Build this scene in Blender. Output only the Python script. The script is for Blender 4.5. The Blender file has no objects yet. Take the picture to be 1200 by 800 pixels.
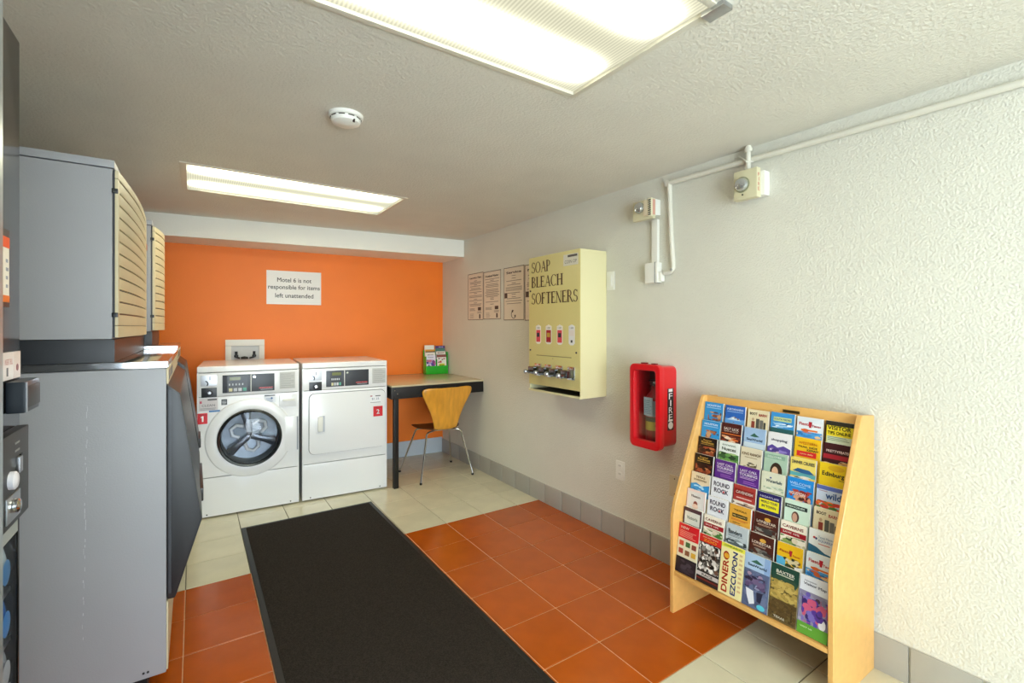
import bpy, bmesh, math, random
from mathutils import Matrix, Vector

random.seed(7)
scene = bpy.context.scene
COL = scene.collection

# ------------------------------------------------------------------ camera, world, exposure
cam_d = bpy.data.cameras.new('camera'); cam = bpy.data.objects.new('camera', cam_d); COL.objects.link(cam)
cam_d.sensor_width = 36.0; cam_d.lens = 552.62 / 1200 * 36.0
cam_d.shift_y = -16.35 / 1200; cam_d.clip_start = 0.02
cam.location = (0.0397, -3.0375, 1.3876); cam.rotation_euler = (math.pi / 2, 0, -math.radians(33.9536))
scene.camera = cam

world = bpy.data.worlds.new('world'); scene.world = world; world.use_nodes = True
bg = world.node_tree.nodes['Background']
bg.inputs['Color'].default_value = (0.84, 0.93, 1.0, 1); bg.inputs['Strength'].default_value = 13.0

vs = scene.view_settings
vs.view_transform = 'Standard'; vs.look = 'None'; vs.gamma = 1.0; vs.use_curve_mapping = False; vs.exposure = 0.47
LAMP_STRENGTH = 4.1
DAY_PORTAL = True

# ------------------------------------------------------------------ helpers
def lin(c):
    if isinstance(c, str):
        c = [int(c[i:i + 2], 16) / 255 for i in (0, 2, 4)]
        c = [x / 12.92 if x <= 0.04045 else ((x + 0.055) / 1.055) ** 2.4 for x in c]
    return (c[0], c[1], c[2], 1)

MATS = {}
def mat(name, color='ffffff', rough=0.5, metal=0.0, noise=0.0, nscale=8.0, bump=0.0, bscale=60.0, spec=0.5, vary=0.0, coat=0.0, stretch=None, bdist=0.01, ndetail=3.0):
    if name in MATS: return MATS[name]
    m = bpy.data.materials.new(name); m.use_nodes = True; nt = m.node_tree; p = nt.nodes['Principled BSDF']
    c = lin(color)
    p.inputs['Base Color'].default_value = c; p.inputs['Roughness'].default_value = rough; p.inputs['Metallic'].default_value = metal
    p.inputs['Specular IOR Level'].default_value = spec; p.inputs['Coat Weight'].default_value = coat; p.inputs['Coat Roughness'].default_value = 0.1
    tc = nt.nodes.new('ShaderNodeTexCoord'); src = tc.outputs['Object']
    if stretch:
        mp = nt.nodes.new('ShaderNodeMapping'); mp.inputs['Scale'].default_value = stretch; nt.links.new(src, mp.inputs['Vector']); src = mp.outputs['Vector']
    if noise or vary:
        n = nt.nodes.new('ShaderNodeTexNoise'); n.inputs['Scale'].default_value = nscale; n.inputs['Detail'].default_value = ndetail
        nt.links.new(src, n.inputs['Vector'])
        hsv = nt.nodes.new('ShaderNodeHueSaturation'); hsv.inputs['Color'].default_value = c
        mr = nt.nodes.new('ShaderNodeMapRange'); mr.inputs['From Min'].default_value = .25; mr.inputs['From Max'].default_value = .75
        mr.inputs['To Min'].default_value = 1 - noise; mr.inputs['To Max'].default_value = 1 + noise
        nt.links.new(n.outputs['Fac'], mr.inputs['Value'])
        val = mr.outputs['Result']
        if vary:
            oi = nt.nodes.new('ShaderNodeObjectInfo'); m2 = nt.nodes.new('ShaderNodeMapRange')
            m2.inputs['To Min'].default_value = 1 - vary; m2.inputs['To Max'].default_value = 1 + vary
            nt.links.new(oi.outputs['Random'], m2.inputs['Value'])
            mu = nt.nodes.new('ShaderNodeMath'); mu.operation = 'MULTIPLY'
            nt.links.new(val, mu.inputs[0]); nt.links.new(m2.outputs['Result'], mu.inputs[1]); val = mu.outputs[0]
        nt.links.new(val, hsv.inputs['Value']); nt.links.new(hsv.outputs['Color'], p.inputs['Base Color'])
    if bump:
        b = nt.nodes.new('ShaderNodeTexNoise'); b.inputs['Scale'].default_value = bscale; b.inputs['Detail'].default_value = 4.0
        nt.links.new(src, b.inputs['Vector'])
        bn = nt.nodes.new('ShaderNodeBump'); bn.inputs['Strength'].default_value = bump; bn.inputs['Distance'].default_value = bdist
        nt.links.new(b.outputs['Fac'], bn.inputs['Height']); nt.links.new(bn.outputs['Normal'], p.inputs['Normal'])
    MATS[name] = m
    return m

def ink(hexc):
    return mat('ink_' + hexc, hexc, rough=0.35)

class MB:
    def __init__(s): s.v = []; s.f = []; s.m = []; s.mats = []
    def mi(s, m):
        if m is None: return 0
        if m not in s.mats: s.mats.append(m)
        return s.mats.index(m)
    def add(s, vs_, fs, m=None):
        o = len(s.v); k = s.mi(m)
        s.v += [tuple(v) for v in vs_]
        for f in fs: s.f.append([i + o for i in f]); s.m.append(k)
        return s
    def box(s, x0, x1, y0, y1, z0, z1, m=None):
        v = [(x, y, z) for z in (z0, z1) for y in (y0, y1) for x in (x0, x1)]
        return s.add(v, [(0, 2, 3, 1), (4, 5, 7, 6), (0, 1, 5, 4), (1, 3, 7, 5), (3, 2, 6, 7), (2, 0, 4, 6)], m)
    def prism(s, pts, axis, a, b, m=None):
        # pts: 2d polygon in the other two axes (order of xyz with axis removed), extruded a..b
        def mk(p, t):
            q = list(p); q.insert(axis, t); return tuple(q)
        n = len(pts); v = [mk(p, a) for p in pts] + [mk(p, b) for p in pts]
        fs = [tuple(range(n))[::-1], tuple(range(n, 2 * n))] + [(i, (i + 1) % n, n + (i + 1) % n, n + i) for i in range(n)]
        return s.add(v, fs, m)
    def lathe(s, prof, c=(0, 0, 0), axis=2, n=32, m=None, caps=True):
        # prof: (radius, height along axis)
        v = []; fs = []
        for r, h in prof:
            for i in range(n):
                a = 2 * math.pi * i / n; p = [r * math.cos(a), r * math.sin(a)]; p.insert(axis, h)
                v.append((p[0] + c[0], p[1] + c[1], p[2] + c[2]))
        for j in range(len(prof) - 1):
            for i in range(n):
                k = (i + 1) % n; fs.append((j * n + i, j * n + k, (j + 1) * n + k, (j + 1) * n + i))
        if caps and prof[0][0] > 1e-6: fs.append(tuple(range(n))[::-1])
        if caps and prof[-1][0] > 1e-6: fs.append(tuple(range((len(prof) - 1) * n, len(prof) * n)))
        return s.add(v, fs, m)
    def cyl(s, c, r, h, axis=2, n=20, m=None):
        return s.lathe([(r, 0), (r, h)], c, axis, n, m)
    def tube(s, path, r, n=10, m=None):
        path = [Vector(p) for p in path]; v = []; fs = []
        prev = None
        for i, p in enumerate(path):
            d = (path[min(i + 1, len(path) - 1)] - path[max(i - 1, 0)]).normalized()
            if prev is None:
                a = d.orthogonal().normalized()
            else:
                a = (prev - d * prev.dot(d)).normalized()
            prev = a; b = d.cross(a)
            rr = r[i] if isinstance(r, (list, tuple)) else r
            for k in range(n):
                t = 2 * math.pi * k / n; v.append(p + (a * math.cos(t) + b * math.sin(t)) * rr)
        for i in range(len(path) - 1):
            for k in range(n):
                l = (k + 1) % n; fs.append((i * n + k, i * n + l, (i + 1) * n + l, (i + 1) * n + k))
        fs.append(tuple(range(n))[::-1]); fs.append(tuple(range((len(path) - 1) * n, len(path) * n)))
        return s.add(v, fs, m)
    def build(s, name, m=None, parent=None, bevel=0.0, seg=2, smooth=True):
        me = bpy.data.meshes.new(name); me.from_pydata(s.v, [], s.f)
        ms = s.mats if s.mats else [m]
        for x in ms: me.materials.append(x)
        if s.mats: me.polygons.foreach_set('material_index', s.m)
        bm = bmesh.new(); bm.from_mesh(me); bmesh.ops.recalc_face_normals(bm, faces=bm.faces)
        if bevel:
            ed = [e for e in bm.edges if len(e.link_faces) == 2 and e.calc_face_angle(0) > 0.6]
            bmesh.ops.bevel(bm, geom=ed, offset=bevel, segments=seg, profile=0.7, affect='EDGES', clamp_overlap=True)
        bm.to_mesh(me); bm.free()
        if smooth:
            me.polygons.foreach_set('use_smooth', [True] * len(me.polygons)); me.set_sharp_from_angle(angle=0.6)
        o = bpy.data.objects.new(name, me); COL.objects.link(o)
        if parent: o.parent = parent
        return o

def frame(xa, ya, za, loc):
    m = Matrix.Identity(4)
    for i in range(3): m[i][0] = xa[i]; m[i][1] = ya[i]; m[i][2] = za[i]; m[i][3] = loc[i]
    return m
def F_right(x, y, z): return frame((0, -1, 0), (0, 0, 1), (-1, 0, 0), (x, y, z))      # things on or against the right wall
def F_left(x, y, z): return frame((0, 1, 0), (0, 0, 1), (1, 0, 0), (x, y, z))         # things facing +X
def F_back(x, y, z, s=-0.065):
    n = math.hypot(1, s); u = (1 / n, s / n, 0); return frame(u, (0, 0, 1), (u[1], -u[0], 0), (x, y, z))
def F_ceil(x, y, z): return frame((1, 0, 0), (0, -1, 0), (0, 0, -1), (x, y, z))

def tag(o, label, cat, group=None):
    o['label'] = label; o['category'] = cat
    if group: o['group'] = group
    return o
def thing(name, label, cat, mtx=None, group=None):
    o = bpy.data.objects.new(name, None); COL.objects.link(o); o.empty_display_size = 0.05
    if mtx is not None: o.matrix_world = mtx
    return tag(o, label, cat, group)
def struct(o): o['kind'] = 'structure'; return o

TEXTS = []
def text(body, parent, x, y, z, m, size=None, width=None, align='CENTER', name='lettering', rot=0.0, extrude=0.0003, shear=0.0, bold=0.0, height=None):
    cu = bpy.data.curves.new(name, 'FONT'); cu.body = body; cu.align_x = align; cu.align_y = 'CENTER'; cu.size = 1.0
    cu.extrude = 0.0; cu.shear = shear; cu.resolution_u = 3
    o = bpy.data.objects.new('tmp_text', cu); COL.objects.link(o)
    TEXTS.append((o, name, parent, x, y, z, m, size, width, rot, height, bold))
def flush_texts():
    bpy.context.view_layer.update(); dg = bpy.context.evaluated_depsgraph_get()
    for (o, name, parent, x, y, z, m, size, width, rot, height, bold) in TEXTS:
        me = bpy.data.meshes.new_from_object(o.evaluated_get(dg))
        if bold:
            vs0 = [tuple(v.co) for v in me.vertices]; fs0 = [tuple(p_.vertices) for p_ in me.polygons]; n0 = len(vs0); v2 = []; f2 = []
            for q, (dx_, dy_) in enumerate(((-bold, 0), (bold, 0), (0, bold), (0, -bold))):
                v2 += [(a_ + dx_, b_ + dy_, .0) for a_, b_, c_ in vs0]; f2 += [tuple(i_ + q * n0 for i_ in f_) for f_ in fs0]
            me = bpy.data.meshes.new(name); me.from_pydata(v2, [], f2)
        xs = [v.co.x for v in me.vertices]; ys = [v.co.y for v in me.vertices]
        if xs:
            w = max(xs) - min(xs); h = max(ys) - min(ys)
            sx = sy = size if size else width / w
            if size and width: sx = width / w
            if height: sy = height / h
            cy = (max(ys) + min(ys)) / 2
            cx = (max(xs) + min(xs)) / 2 if o.data.align_x == 'CENTER' else min(xs)
            c, s = math.cos(rot), math.sin(rot)
            for v in me.vertices:
                a = (v.co.x - cx) * sx; b = (v.co.y - cy) * sy
                v.co = (a * c - b * s, a * s + b * c, 0)
        me.materials.clear(); me.materials.append(m)
        t = bpy.data.objects.new(name, me); COL.objects.link(t); t.parent = parent; t.location = (x, y, z)
        cu = o.data; bpy.data.objects.remove(o); bpy.data.curves.remove(cu)

# ------------------------------------------------------------------ materials
M_wall = mat('wall_paint', 'dedcd0', rough=0.72, noise=0.03, nscale=3, bump=0.75, bscale=120, bdist=0.006)
M_ceil = mat('ceiling_texture', 'e2dfd4', rough=0.85, noise=0.03, nscale=4, bump=0.65, bscale=95, bdist=0.006)
M_orange = mat('orange_paint', 'f97f14', rough=0.5, noise=0.04, nscale=2.5, bump=0.3, bscale=110, bdist=0.004)
M_soffit = mat('soffit_paint', 'f4f3ea', rough=0.7, bump=0.3, bscale=90, bdist=0.004)
M_tile_o = mat('terracotta_tile', 'b5540f', rough=0.2, noise=0.10, nscale=9, vary=0.07, bump=0.06, bscale=25)
M_tile_b = mat('beige_tile', 'd8d2b8', rough=0.2, noise=0.07, nscale=6, vary=0.035, bump=0.05, bscale=25)
M_grout_d = mat('dark_grout', '6b6657', rough=0.9, noise=0.1, nscale=30)
M_grout_l = mat('pale_grout', 'd9a878', rough=0.9, noise=0.1, nscale=30)
M_base = mat('grey_base_tile', 'aaa79f', rough=0.3, noise=0.04, nscale=10, vary=0.03)
M_basegrout = mat('base_grout', 'd8d4c8', rough=0.9)
M_baseback = mat('pale_blue_base', 'c3cdd6', rough=0.4, noise=0.03)
M_rug = mat('mat_pile', '322d29', rough=0.95, noise=0.5, nscale=180, bump=0.8, bscale=260, bdist=0.004, spec=0.1)
M_rubber = mat('black_rubber', '121212', rough=0.5)
M_white = mat('appliance_white', 'f1f2f4', rough=0.25, coat=0.3)
M_plastic = mat('white_plastic', 'efeee6', rough=0.4)
M_dgrey = mat('panel_dark', '2d3038', rough=0.35)
M_black = mat('black_plastic', '101012', rough=0.35)
M_chrome = mat('chrome', 'd8dadc', rough=0.12, metal=1.0)
M_steel = mat('brushed_steel', 'b9bcc0', rough=0.28, metal=1.0, noise=0.05, nscale=60)
M_drum = mat('drum_steel', '6e767e', rough=0.28, metal=0.6)
M_gap = mat('gap_black', '08080a', rough=0.8)
M_greyside = mat('grey_enamel', '9fa1a8', rough=0.42, noise=0.025, nscale=4, bump=0.05, bscale=180)
M_beige = mat('cream_panel', 'd2c7a6', rough=0.45, noise=0.03)
M_wood = mat('maple', 'e0ac62', rough=0.38, noise=0.07, nscale=5, stretch=(6, 1.2, 6), coat=0.2)
M_red = mat('red_plastic', 'd3101c', rough=0.3, coat=0.3)
M_cream = mat('cream_enamel', 'd6c987', rough=0.4)
M_creamside = mat('cream_enamel_side', 'e4dcae', rough=0.4)
M_paper = mat('paper', 'f0ede4', rough=0.6)

def lamp_mat():
    m = bpy.data.materials.new('lamp_lens'); m.use_nodes = True; nt = m.node_tree; nt.nodes.clear()
    out = nt.nodes.new('ShaderNodeOutputMaterial'); em = nt.nodes.new('ShaderNodeEmission'); tc = nt.nodes.new('ShaderNodeTexCoord')
    sp = nt.nodes.new('ShaderNodeSeparateXYZ'); nt.links.new(tc.outputs['Object'], sp.inputs[0])
    # two tubes behind the ribbed lens: brighter bands along its length
    def math_(op, a, b=None):
        n = nt.nodes.new('ShaderNodeMath'); n.operation = op
        for i, q in enumerate((a, b)):
            if q is None: continue
            if isinstance(q, (int, float)): n.inputs[i].default_value = q
            else: nt.links.new(q, n.inputs[i])
        return n.outputs[0]
    ay = math_('ABSOLUTE', sp.outputs['Y'])
    d = math_('SUBTRACT', ay, 0.16)
    g = math_('EXPONENT', math_('MULTIPLY', math_('MULTIPLY', d, d), -330.0))
    ex = math_('SUBTRACT', math_('ABSOLUTE', sp.outputs['X']), 0.50)
    fade = math_('SUBTRACT', 1.0, math_('MINIMUM', math_('MULTIPLY', math_('MAXIMUM', ex, 0.0), 8.0), 1.0))
    g = math_('MULTIPLY', g, fade)
    rib = math_('MULTIPLY', math_('ADD', math_('SINE', math_('MULTIPLY', sp.outputs['X'], 520.0)), 1.0), 0.06)
    st = math_('ADD', math_('MULTIPLY', g, 3.3), math_('SUBTRACT', 0.155, math_('MULTIPLY', rib, 0.35)))
    nt.links.new(math_('MULTIPLY', st, LAMP_STRENGTH), em.inputs['Strength'])
    em.inputs['Color'].default_value = (1.0, 0.97, 0.71, 1)
    nt.links.new(em.outputs[0], out.inputs[0])
    return m
M_lamp = lamp_mat()

def glass_mat(name, tint=(1, 1, 1), gl=0.12):
    m = bpy.data.materials.new(name); m.use_nodes = True; nt = m.node_tree; nt.nodes.clear()
    out = nt.nodes.new('ShaderNodeOutputMaterial'); a = nt.nodes.new('ShaderNodeBsdfTransparent'); b = nt.nodes.new('ShaderNodeBsdfGlossy'); mx = nt.nodes.new('ShaderNodeMixShader')
    a.inputs[0].default_value = (*tint, 1); b.inputs['Roughness'].default_value = 0.05; mx.inputs[0].default_value = gl
    nt.links.new(a.outputs[0], mx.inputs[1]); nt.links.new(b.outputs[0], mx.inputs[2]); nt.links.new(mx.outputs[0], out.inputs[0])
    return m
M_glass = glass_mat('clear_pane', (0.95, 0.97, 0.97), 0.10)
M_smoke = glass_mat('tinted_pane', (0.9, 0.93, 0.95), 0.05)

# ------------------------------------------------------------------ room shell
T = 0.3048
XR = 2.352; XL = -1.0; CEIL = 2.288; YF = -5.6
def back_y(x): return 1.79 + (XR - x) * 0.065
WT = 0.12
o = struct(MB().prism([(XL - WT, YF - WT), (XR + WT, YF - WT), (XR + WT, 2.2), (XL - WT, 2.2)], 2, -0.12, -0.004).build('floor', M_grout_d))
FLOOR = o
# pale joints of the terracotta field
g = MB().box(XL, XR, -6 * T, 0, -0.0045, -0.0025).build('pale_grout', M_grout_l, FLOOR, smooth=False)
def tile_mesh(w, d, m, nm):
    t = MB().box(-w / 2, w / 2, -d / 2, d / 2, -0.010, 0.0); ob = t.build(nm, m, None, bevel=0.0018, seg=1); me = ob.data; bpy.data.objects.remove(ob); return me
gap = 0.0042
meshes = {}
for j in range(-7, 19):
    for i in range(-4, 8):
        x0, x1 = i * T, (i + 1) * T; y1, y0 = -j * T, -(j + 1) * T
        x0 = max(x0, XL); x1 = min(x1, XR - 0.008)
        ylim = back_y((x0 + x1) / 2) - 0.01
        if y0 > ylim - 0.02: continue
        y1 = min(y1, ylim)
        kind = 'o' if 0 <= j < 6 else 'b'
        key = (kind, round(x1 - x0, 3), round(y1 - y0, 3))
        if key not in meshes: meshes[key] = tile_mesh(x1 - x0 - gap, y1 - y0 - gap, M_tile_o if kind == 'o' else M_tile_b, 'tile')
        t = bpy.data.objects.new('tile', meshes[key]); COL.objects.link(t); t.parent = FLOOR; t.location = ((x0 + x1) / 2, (y0 + y1) / 2, 0)

struct(MB().box(XR, XR + WT, YF - WT, 2.2, 0, CEIL).build('wall_right', M_wall))
struct(MB().box(XL - WT, XL, YF - WT, 2.2, 0, CEIL).build('wall_left', M_wall))
struct(MB().prism([(XL, back_y(XL)), (XR, back_y(XR)), (XR, back_y(XR) + WT), (XL, back_y(XL) + WT)], 2, 0, CEIL).build('wall_back', M_orange))
# lowered beam over the back wall
struct(MB().prism([(XL, 1.585 + 0.082), (XR, 1.288), (XR, back_y(XR)), (XL, back_y(XL))], 2, 2.116, CEIL).build('trim_1', M_soffit))
# front wall: wide glazed entrance that lets daylight in
OX0, OX1, OZ = -0.80, 1.25, 2.15
w = MB(); w.box(XL, OX0, YF - WT, YF, 0, CEIL); w.box(OX1, XR, YF - WT, YF, 0, CEIL); w.box(OX0, OX1, YF - WT, YF, OZ, CEIL)
struct(w.build('wall_front', M_wall))
d1 = MB(); 
for (a, b, c, d) in ((OX0, OX0 + .05, 0, OZ), (OX1 - .05, OX1, 0, OZ), (OX0, OX1, OZ - .05, OZ), (0.20, 0.25, 0, OZ), (OX0, OX1, 0, .03)): d1.box(a, b, YF - .08, YF - .04, c, d)
D1 = struct(d1.build('door_1', M_steel))
MB().box(OX0 + .05, OX1 - .05, YF - .065, YF - .06, .03, OZ - .05).build('pane', glass_mat('door_glass', (.97, .99, 1), .05), D1)
# ceiling around the two light openings
L1 = (-0.03, 1.272, 0.085, 0.70); L2 = (-0.03, 1.272, -2.27, -1.64)
c = MB(); z0, z1 = CEIL, CEIL + 0.12
xa, xb = XL - WT, XR + WT
c.box(xa, L1[0], YF - WT, 2.2, z0, z1); c.box(L1[1], xb, YF - WT, 2.2, z0, z1)
for (ya, yb) in ((YF - WT, L2[2]), (L2[3], L1[2]), (L1[3], 2.2)): c.box(L1[0], L1[1], ya, yb, z0, z1)
struct(c.build('ceiling', M_ceil, smooth=False))
if DAY_PORTAL:
    la = bpy.data.lights.new('daylight_portal', 'AREA'); la.shape = 'RECTANGLE'; la.size = OX1 - OX0; la.size_y = OZ; la.cycles.is_portal = True
    lo = bpy.data.objects.new('daylight_portal', la); COL.objects.link(lo)
    lo.matrix_world = frame((1, 0, 0), (0, 0, 1), (0, -1, 0), ((OX0 + OX1) / 2, YF - 0.1, OZ / 2))

# tiled base along the right wall, painted base on the back wall
BR = struct(MB().box(XR - 0.004, XR + 0.01, YF, back_y(XR), 0, 0.148).build('baseboard_right', M_basegrout))
bt = MB().box(-0.1005, 0.1005, 0, 0.147, 0, 0.012).build('tile', M_base, None, bevel=0.003)
bme = bt.data; bpy.data.objects.remove(bt)
for k in range(0, 36):
    y = back_y(XR) - 0.105 - k * 0.2085 + 0.0
    t = bpy.data.objects.new('tile', bme); COL.objects.link(t); t.parent = BR; t.matrix_world = F_right(XR - 0.002, y, 0.0)
p = back_y(XL); 
struct(MB().prism([(XL, back_y(XL) - .010), (XR - .012, back_y(XR) - .010), (XR - .012, back_y(XR)), (XL, back_y(XL))], 2, 0, 0.165).build('baseboard_back', M_baseback))

# ------------------------------------------------------------------ floor mat
fm = thing('floor_mat', 'long black ribbed entrance mat with rubber border on the tiled floor', 'mat', Matrix.Translation((2.48 * T, -1.1, 0.0)))
hw = 1.475 * T; y1, y0 = 2.3 * T + 1.1, -4.1 + 1.1
MB().box(-hw + .028, hw - .028, y0 + .028, y1 - .028, 0.003, 0.009).build('pile', M_rug, fm, bevel=0.001)
m_ = MB()
for (a, b, c_, d) in ((-hw, -hw + .03, y0, y1), (hw - .03, hw, y0, y1), (-hw + .03, hw - .03, y1 - .03, y1), (-hw + .03, hw - .03, y0, y0 + .03)): m_.box(a, b, c_, d, 0.0005, 0.006)
m_.build('border', M_rubber, fm, bevel=0.002)

# ------------------------------------------------------------------ ceiling lights and smoke detector
def ceiling_light(L, label):
    cx, cy = (L[0] + L[1]) / 2, (L[2] + L[3]) / 2; hx, hy = (L[1] - L[0]) / 2, (L[3] - L[2]) / 2
    r = thing('ceiling_light', label, 'light', F_ceil(cx, cy, CEIL), 'recessed ceiling lights')
    MB().box(-hx + .03, hx - .02, -hy + .02, hy - .02, -0.012, -0.008).build('lens', M_lamp, r, smooth=False)
    f = MB(); mt = mat('lamp_trim', 'd9d4c4', rough=.4)
    f.box(-hx, -hx + .032, -hy, hy, -.02, .004); f.box(hx - .022, hx, -hy, hy, -.02, .004)
    f.box(-hx + .032, hx - .022, -hy, -hy + .022, -.02, .004); f.box(-hx + .032, hx - .022, hy - .022, hy, -.02, .004)
    f.build('frame', mt, r, bevel=.002)
    MB().box(-hx + .004, hx - .004, -hy + .004, hy - .004, -.10, -.022).build('housing', M_plastic, r)
    return r
ceiling_light(L1, 'far recessed fluorescent ceiling light with ribbed lens, near the orange wall')
nl = ceiling_light(L2, 'near large recessed fluorescent ceiling light cut by the top of the photo')
MB().box(.62, .665, .265, .335, 0.0, .014).build('corner_clip', M_steel, nl, bevel=.002)
sd = thing('smoke_detector', 'round white smoke detector on the ceiling between the two lights', 'smoke detector', F_ceil(0.572, -0.985, CEIL))
MB().lathe([(.070, 0), (.070, .012), (.066, .016)], n=40).build('base', M_plastic, sd)
MB().lathe([(.060, .016), (.061, .024), (.056, .034), (.042, .041), (.0, .043)], n=40).build('cover', M_plastic, sd)
v = MB()
for k in range(10):
    a = k / 10 * 2 * math.pi; ca, sa = math.cos(a), math.sin(a)
    v.tube([(.062 * ca, .062 * sa, .019), (.062 * math.cos(a + .4), .062 * math.sin(a + .4), .019)], .0022, 6)
v.build('vent', mat('vent_grey', '55524a'), sd)
MB().cyl((.02, .05, .030), .005, .012, n=12).build('indicator', M_black, sd)

# ------------------------------------------------------------------ washer and dryer
BX, BY = 0.05, 1.039
def on_front(u): n = math.hypot(1, .065); return (BX + u / n, BY - .065 * u / n)
WID, DEP, HGT = 0.672, 0.735, 1.104
def machine_common(r, coin_x, panel, split, vent):
    # panel=(x0,x1)
    MB().box(0, WID, 1.060, HGT, -DEP, .006).build('top', M_white, r, bevel=.010, seg=3)
    m = MB().box(.002, WID - .002, .884, 1.057, -.05, .002).build('control_fascia', M_white, r, bevel=.004)
    MB().box(.004, WID - .004, .012, .292, -.04, 0.0).build('lower_panel', M_white, r, bevel=.004)
    MB().box(.02, WID - .02, 0, .03, -DEP + .05, -.045).build('plinth', M_gap, r)
    for x in (.06, WID - .06): MB().cyl((x, .028, 0), .005, .002, n=10).build('screw', M_black, r)
    # control panel
    x0, x1 = panel
    cp = MB().box(x0, x1, .905, 1.036, .002, .006).build('control_panel', M_dgrey, r, bevel=.002)
    MB().box(split, split + .005, .907, 1.034, .006, .0075).build('divider', M_plastic, cp)
    MB().box(x0 + .03, split - .02, .908, 1.030, .006, .0066).build('keypad', mat('keypad_dark', '23262b', rough=.3), cp)
    MB().box(x0 + .045, x0 + .115, .996, 1.02, .0066, .0078).build('display', mat('display_olive', '6f7436', rough=.2), cp)
    k = MB()
    kx = x0 + .04; cols = ['d8d3a2', 'c9ccd0', 'd5d8da', '4fa58e']
    n = len(cols); step = (split - .02 - kx) / n
    for q, cc in enumerate(cols):
        MB().box(kx + q * step, kx + q * step + step * .75, .914, .938, .0066, .0095).build('button', ink(cc), cp, bevel=.001)
    for q in range(5):
        k.box(kx + q * step * .7, kx + q * step * .7 + .008, .958, .972, .0066, .0075)
    k.build('legend', ink('cfd2d4'), cp, smooth=False)
    MB().cyl((split + .025, 1.015, .006), .008, .004, n=16).build('lock', M_chrome, cp)
    MB().box(x1 - .105, x1 - .012, .925, .934, .006, .0068).build('brand_stripe', ink('c2343c'), cp)
    text('SPEED QUEEN', cp, x1 - .058, .9295, .0071, ink('e8a0a0'), width=.085, height=.006)
    MB().box(x1 - .095, x1 - .012, .915, .919, .006, .0068).build('brand_underline', ink('b9bcc0'), cp)
    # coin unit
    cb = MB().box(coin_x, coin_x + .10, .962, 1.040, .002, .0055).build('coin_plate', M_steel_m, r, bevel=.002)
    MB().box(coin_x + .055, coin_x + .060, 1.005, 1.032, .0055, .0062).build('coin_slot', M_black, cb)
    MB().tube([(coin_x + .03, 1.0, .006), (coin_x + .042, .992, .006), (coin_x + .045, .978, .006), (coin_x + .04, .966, .006)], .004, 8).build('coin_return', M_black, cb)
    cs = MB().box(coin_x + .005, coin_x + .10, .880, .950, .002, .006).build('coin_lock_plate', M_black, r, bevel=.002)
    MB().lathe([(.022, 0), (.022, .008), (.012, .012), (.0, .012)], (coin_x + .055, .914, .006), n=20).build('lock_ring', M_dgrey, cs)
    MB().cyl((coin_x + .055, .914, .014), .011, .006, n=16).build('lock_core', M_chrome, cs)
    # instruction plate at right
    vp = MB().box(vent[0], vent[1], .912, 1.040, .002, .0045).build('instruction_plate', mat('plate_grey', 'c9cac8', rough=.5), r)
    li = MB()
    for q in range(9):
        li.box(vent[0] + .008, vent[1] - .008 - (.02 if q % 3 == 2 else 0), .922 + q * .0128, .9245 + q * .0128, .0045, .005)
    li.build('print_lines', ink('8d8f90'), vp, smooth=False)
M_steel_m = mat('satin_plate', 'c9ccd2', rough=.35, metal=.6)

def shell_body(r):
    b = MB()   # open-fronted carcass
    b.box(0, .012, .012, 1.06, -DEP, -.001); b.box(WID - .012, WID, .012, 1.06, -DEP, -.001)
    b.box(.012, WID - .012, .012, 1.06, -DEP, -DEP + .012); b.box(.012, WID - .012, .012, .024, -DEP + .012, -.04)
    b.build('body', M_white, r)

x, y = on_front(0.004)
wa = thing('washing_machine', 'white front-load washer with round glass door and red sticker 1', 'washer', F_back(x, y, 0), 'laundry machines')
shell_body(wa); machine_common(wa, .022, (.157, .499), .338, (.535, .643))
# front panel with a round opening
cx, cy, R0 = .336, .560, .212
N = 64; v = []; fs = []
rx0, rx1, ry0, ry1 = .002, WID - .002, .297, .880
for k in range(N):
    a = 2 * math.pi * k / N; ca, sa = math.cos(a), math.sin(a)
    tx = ((rx1 - cx) / ca if ca > 1e-9 else (rx0 - cx) / ca if ca < -1e-9 else 1e9); ty = ((ry1 - cy) / sa if sa > 1e-9 else (ry0 - cy) / sa if sa < -1e-9 else 1e9)
    t = min(tx, ty)
    v += [(cx + R0 * ca, cy + R0 * sa, 0), (cx + t * ca, cy + t * sa, 0), (cx + R0 * ca, cy + R0 * sa, -.03)]
# snap nearest rays to the corners
for (qx, qy) in ((rx0, ry0), (rx0, ry1), (rx1, ry0), (rx1, ry1)):
    b = min(range(N), key=lambda k: (v[3 * k + 1][0] - qx) ** 2 + (v[3 * k + 1][1] - qy) ** 2); v[3 * b + 1] = (qx, qy, 0)
for k in range(N):
    l = (k + 1) % N; fs += [(3 * k, 3 * k + 1, 3 * l + 1, 3 * l), (3 * k, 3 * l, 3 * l + 2, 3 * k + 2)]
MB().add(v, fs).build('front_panel', M_white, wa)
MB().lathe([(.292, .0), (.284, .008), (.262, .011), (.228, .012), (.214, .010), (.212, .0)], (cx, cy, 0), n=64, caps=False).build('door_surround', M_white, wa)
dr = MB().lathe([(.212, .012), (.214, .026), (.206, .034), (.196, .030), (.190, .012)], (cx, cy, 0), n=64, caps=False).build('door_ring', mat('dark_chrome', '5d6268', rough=.18, metal=.9), wa)
MB().lathe([(.192, .018), (.150, .030), (.09, .037), (.0, .040)], (cx, cy, 0), n=48, caps=False).build('door_glass', glass_mat('washer_glass', (.97, .98, 1), .035), wa)
MB().lathe([(.196, .010), (.196, -.02), (.188, -.04), (.19, -.15), (.0, -.16)], (cx, cy, 0), n=48, caps=False).build('drum', M_drum, wa)
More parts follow.
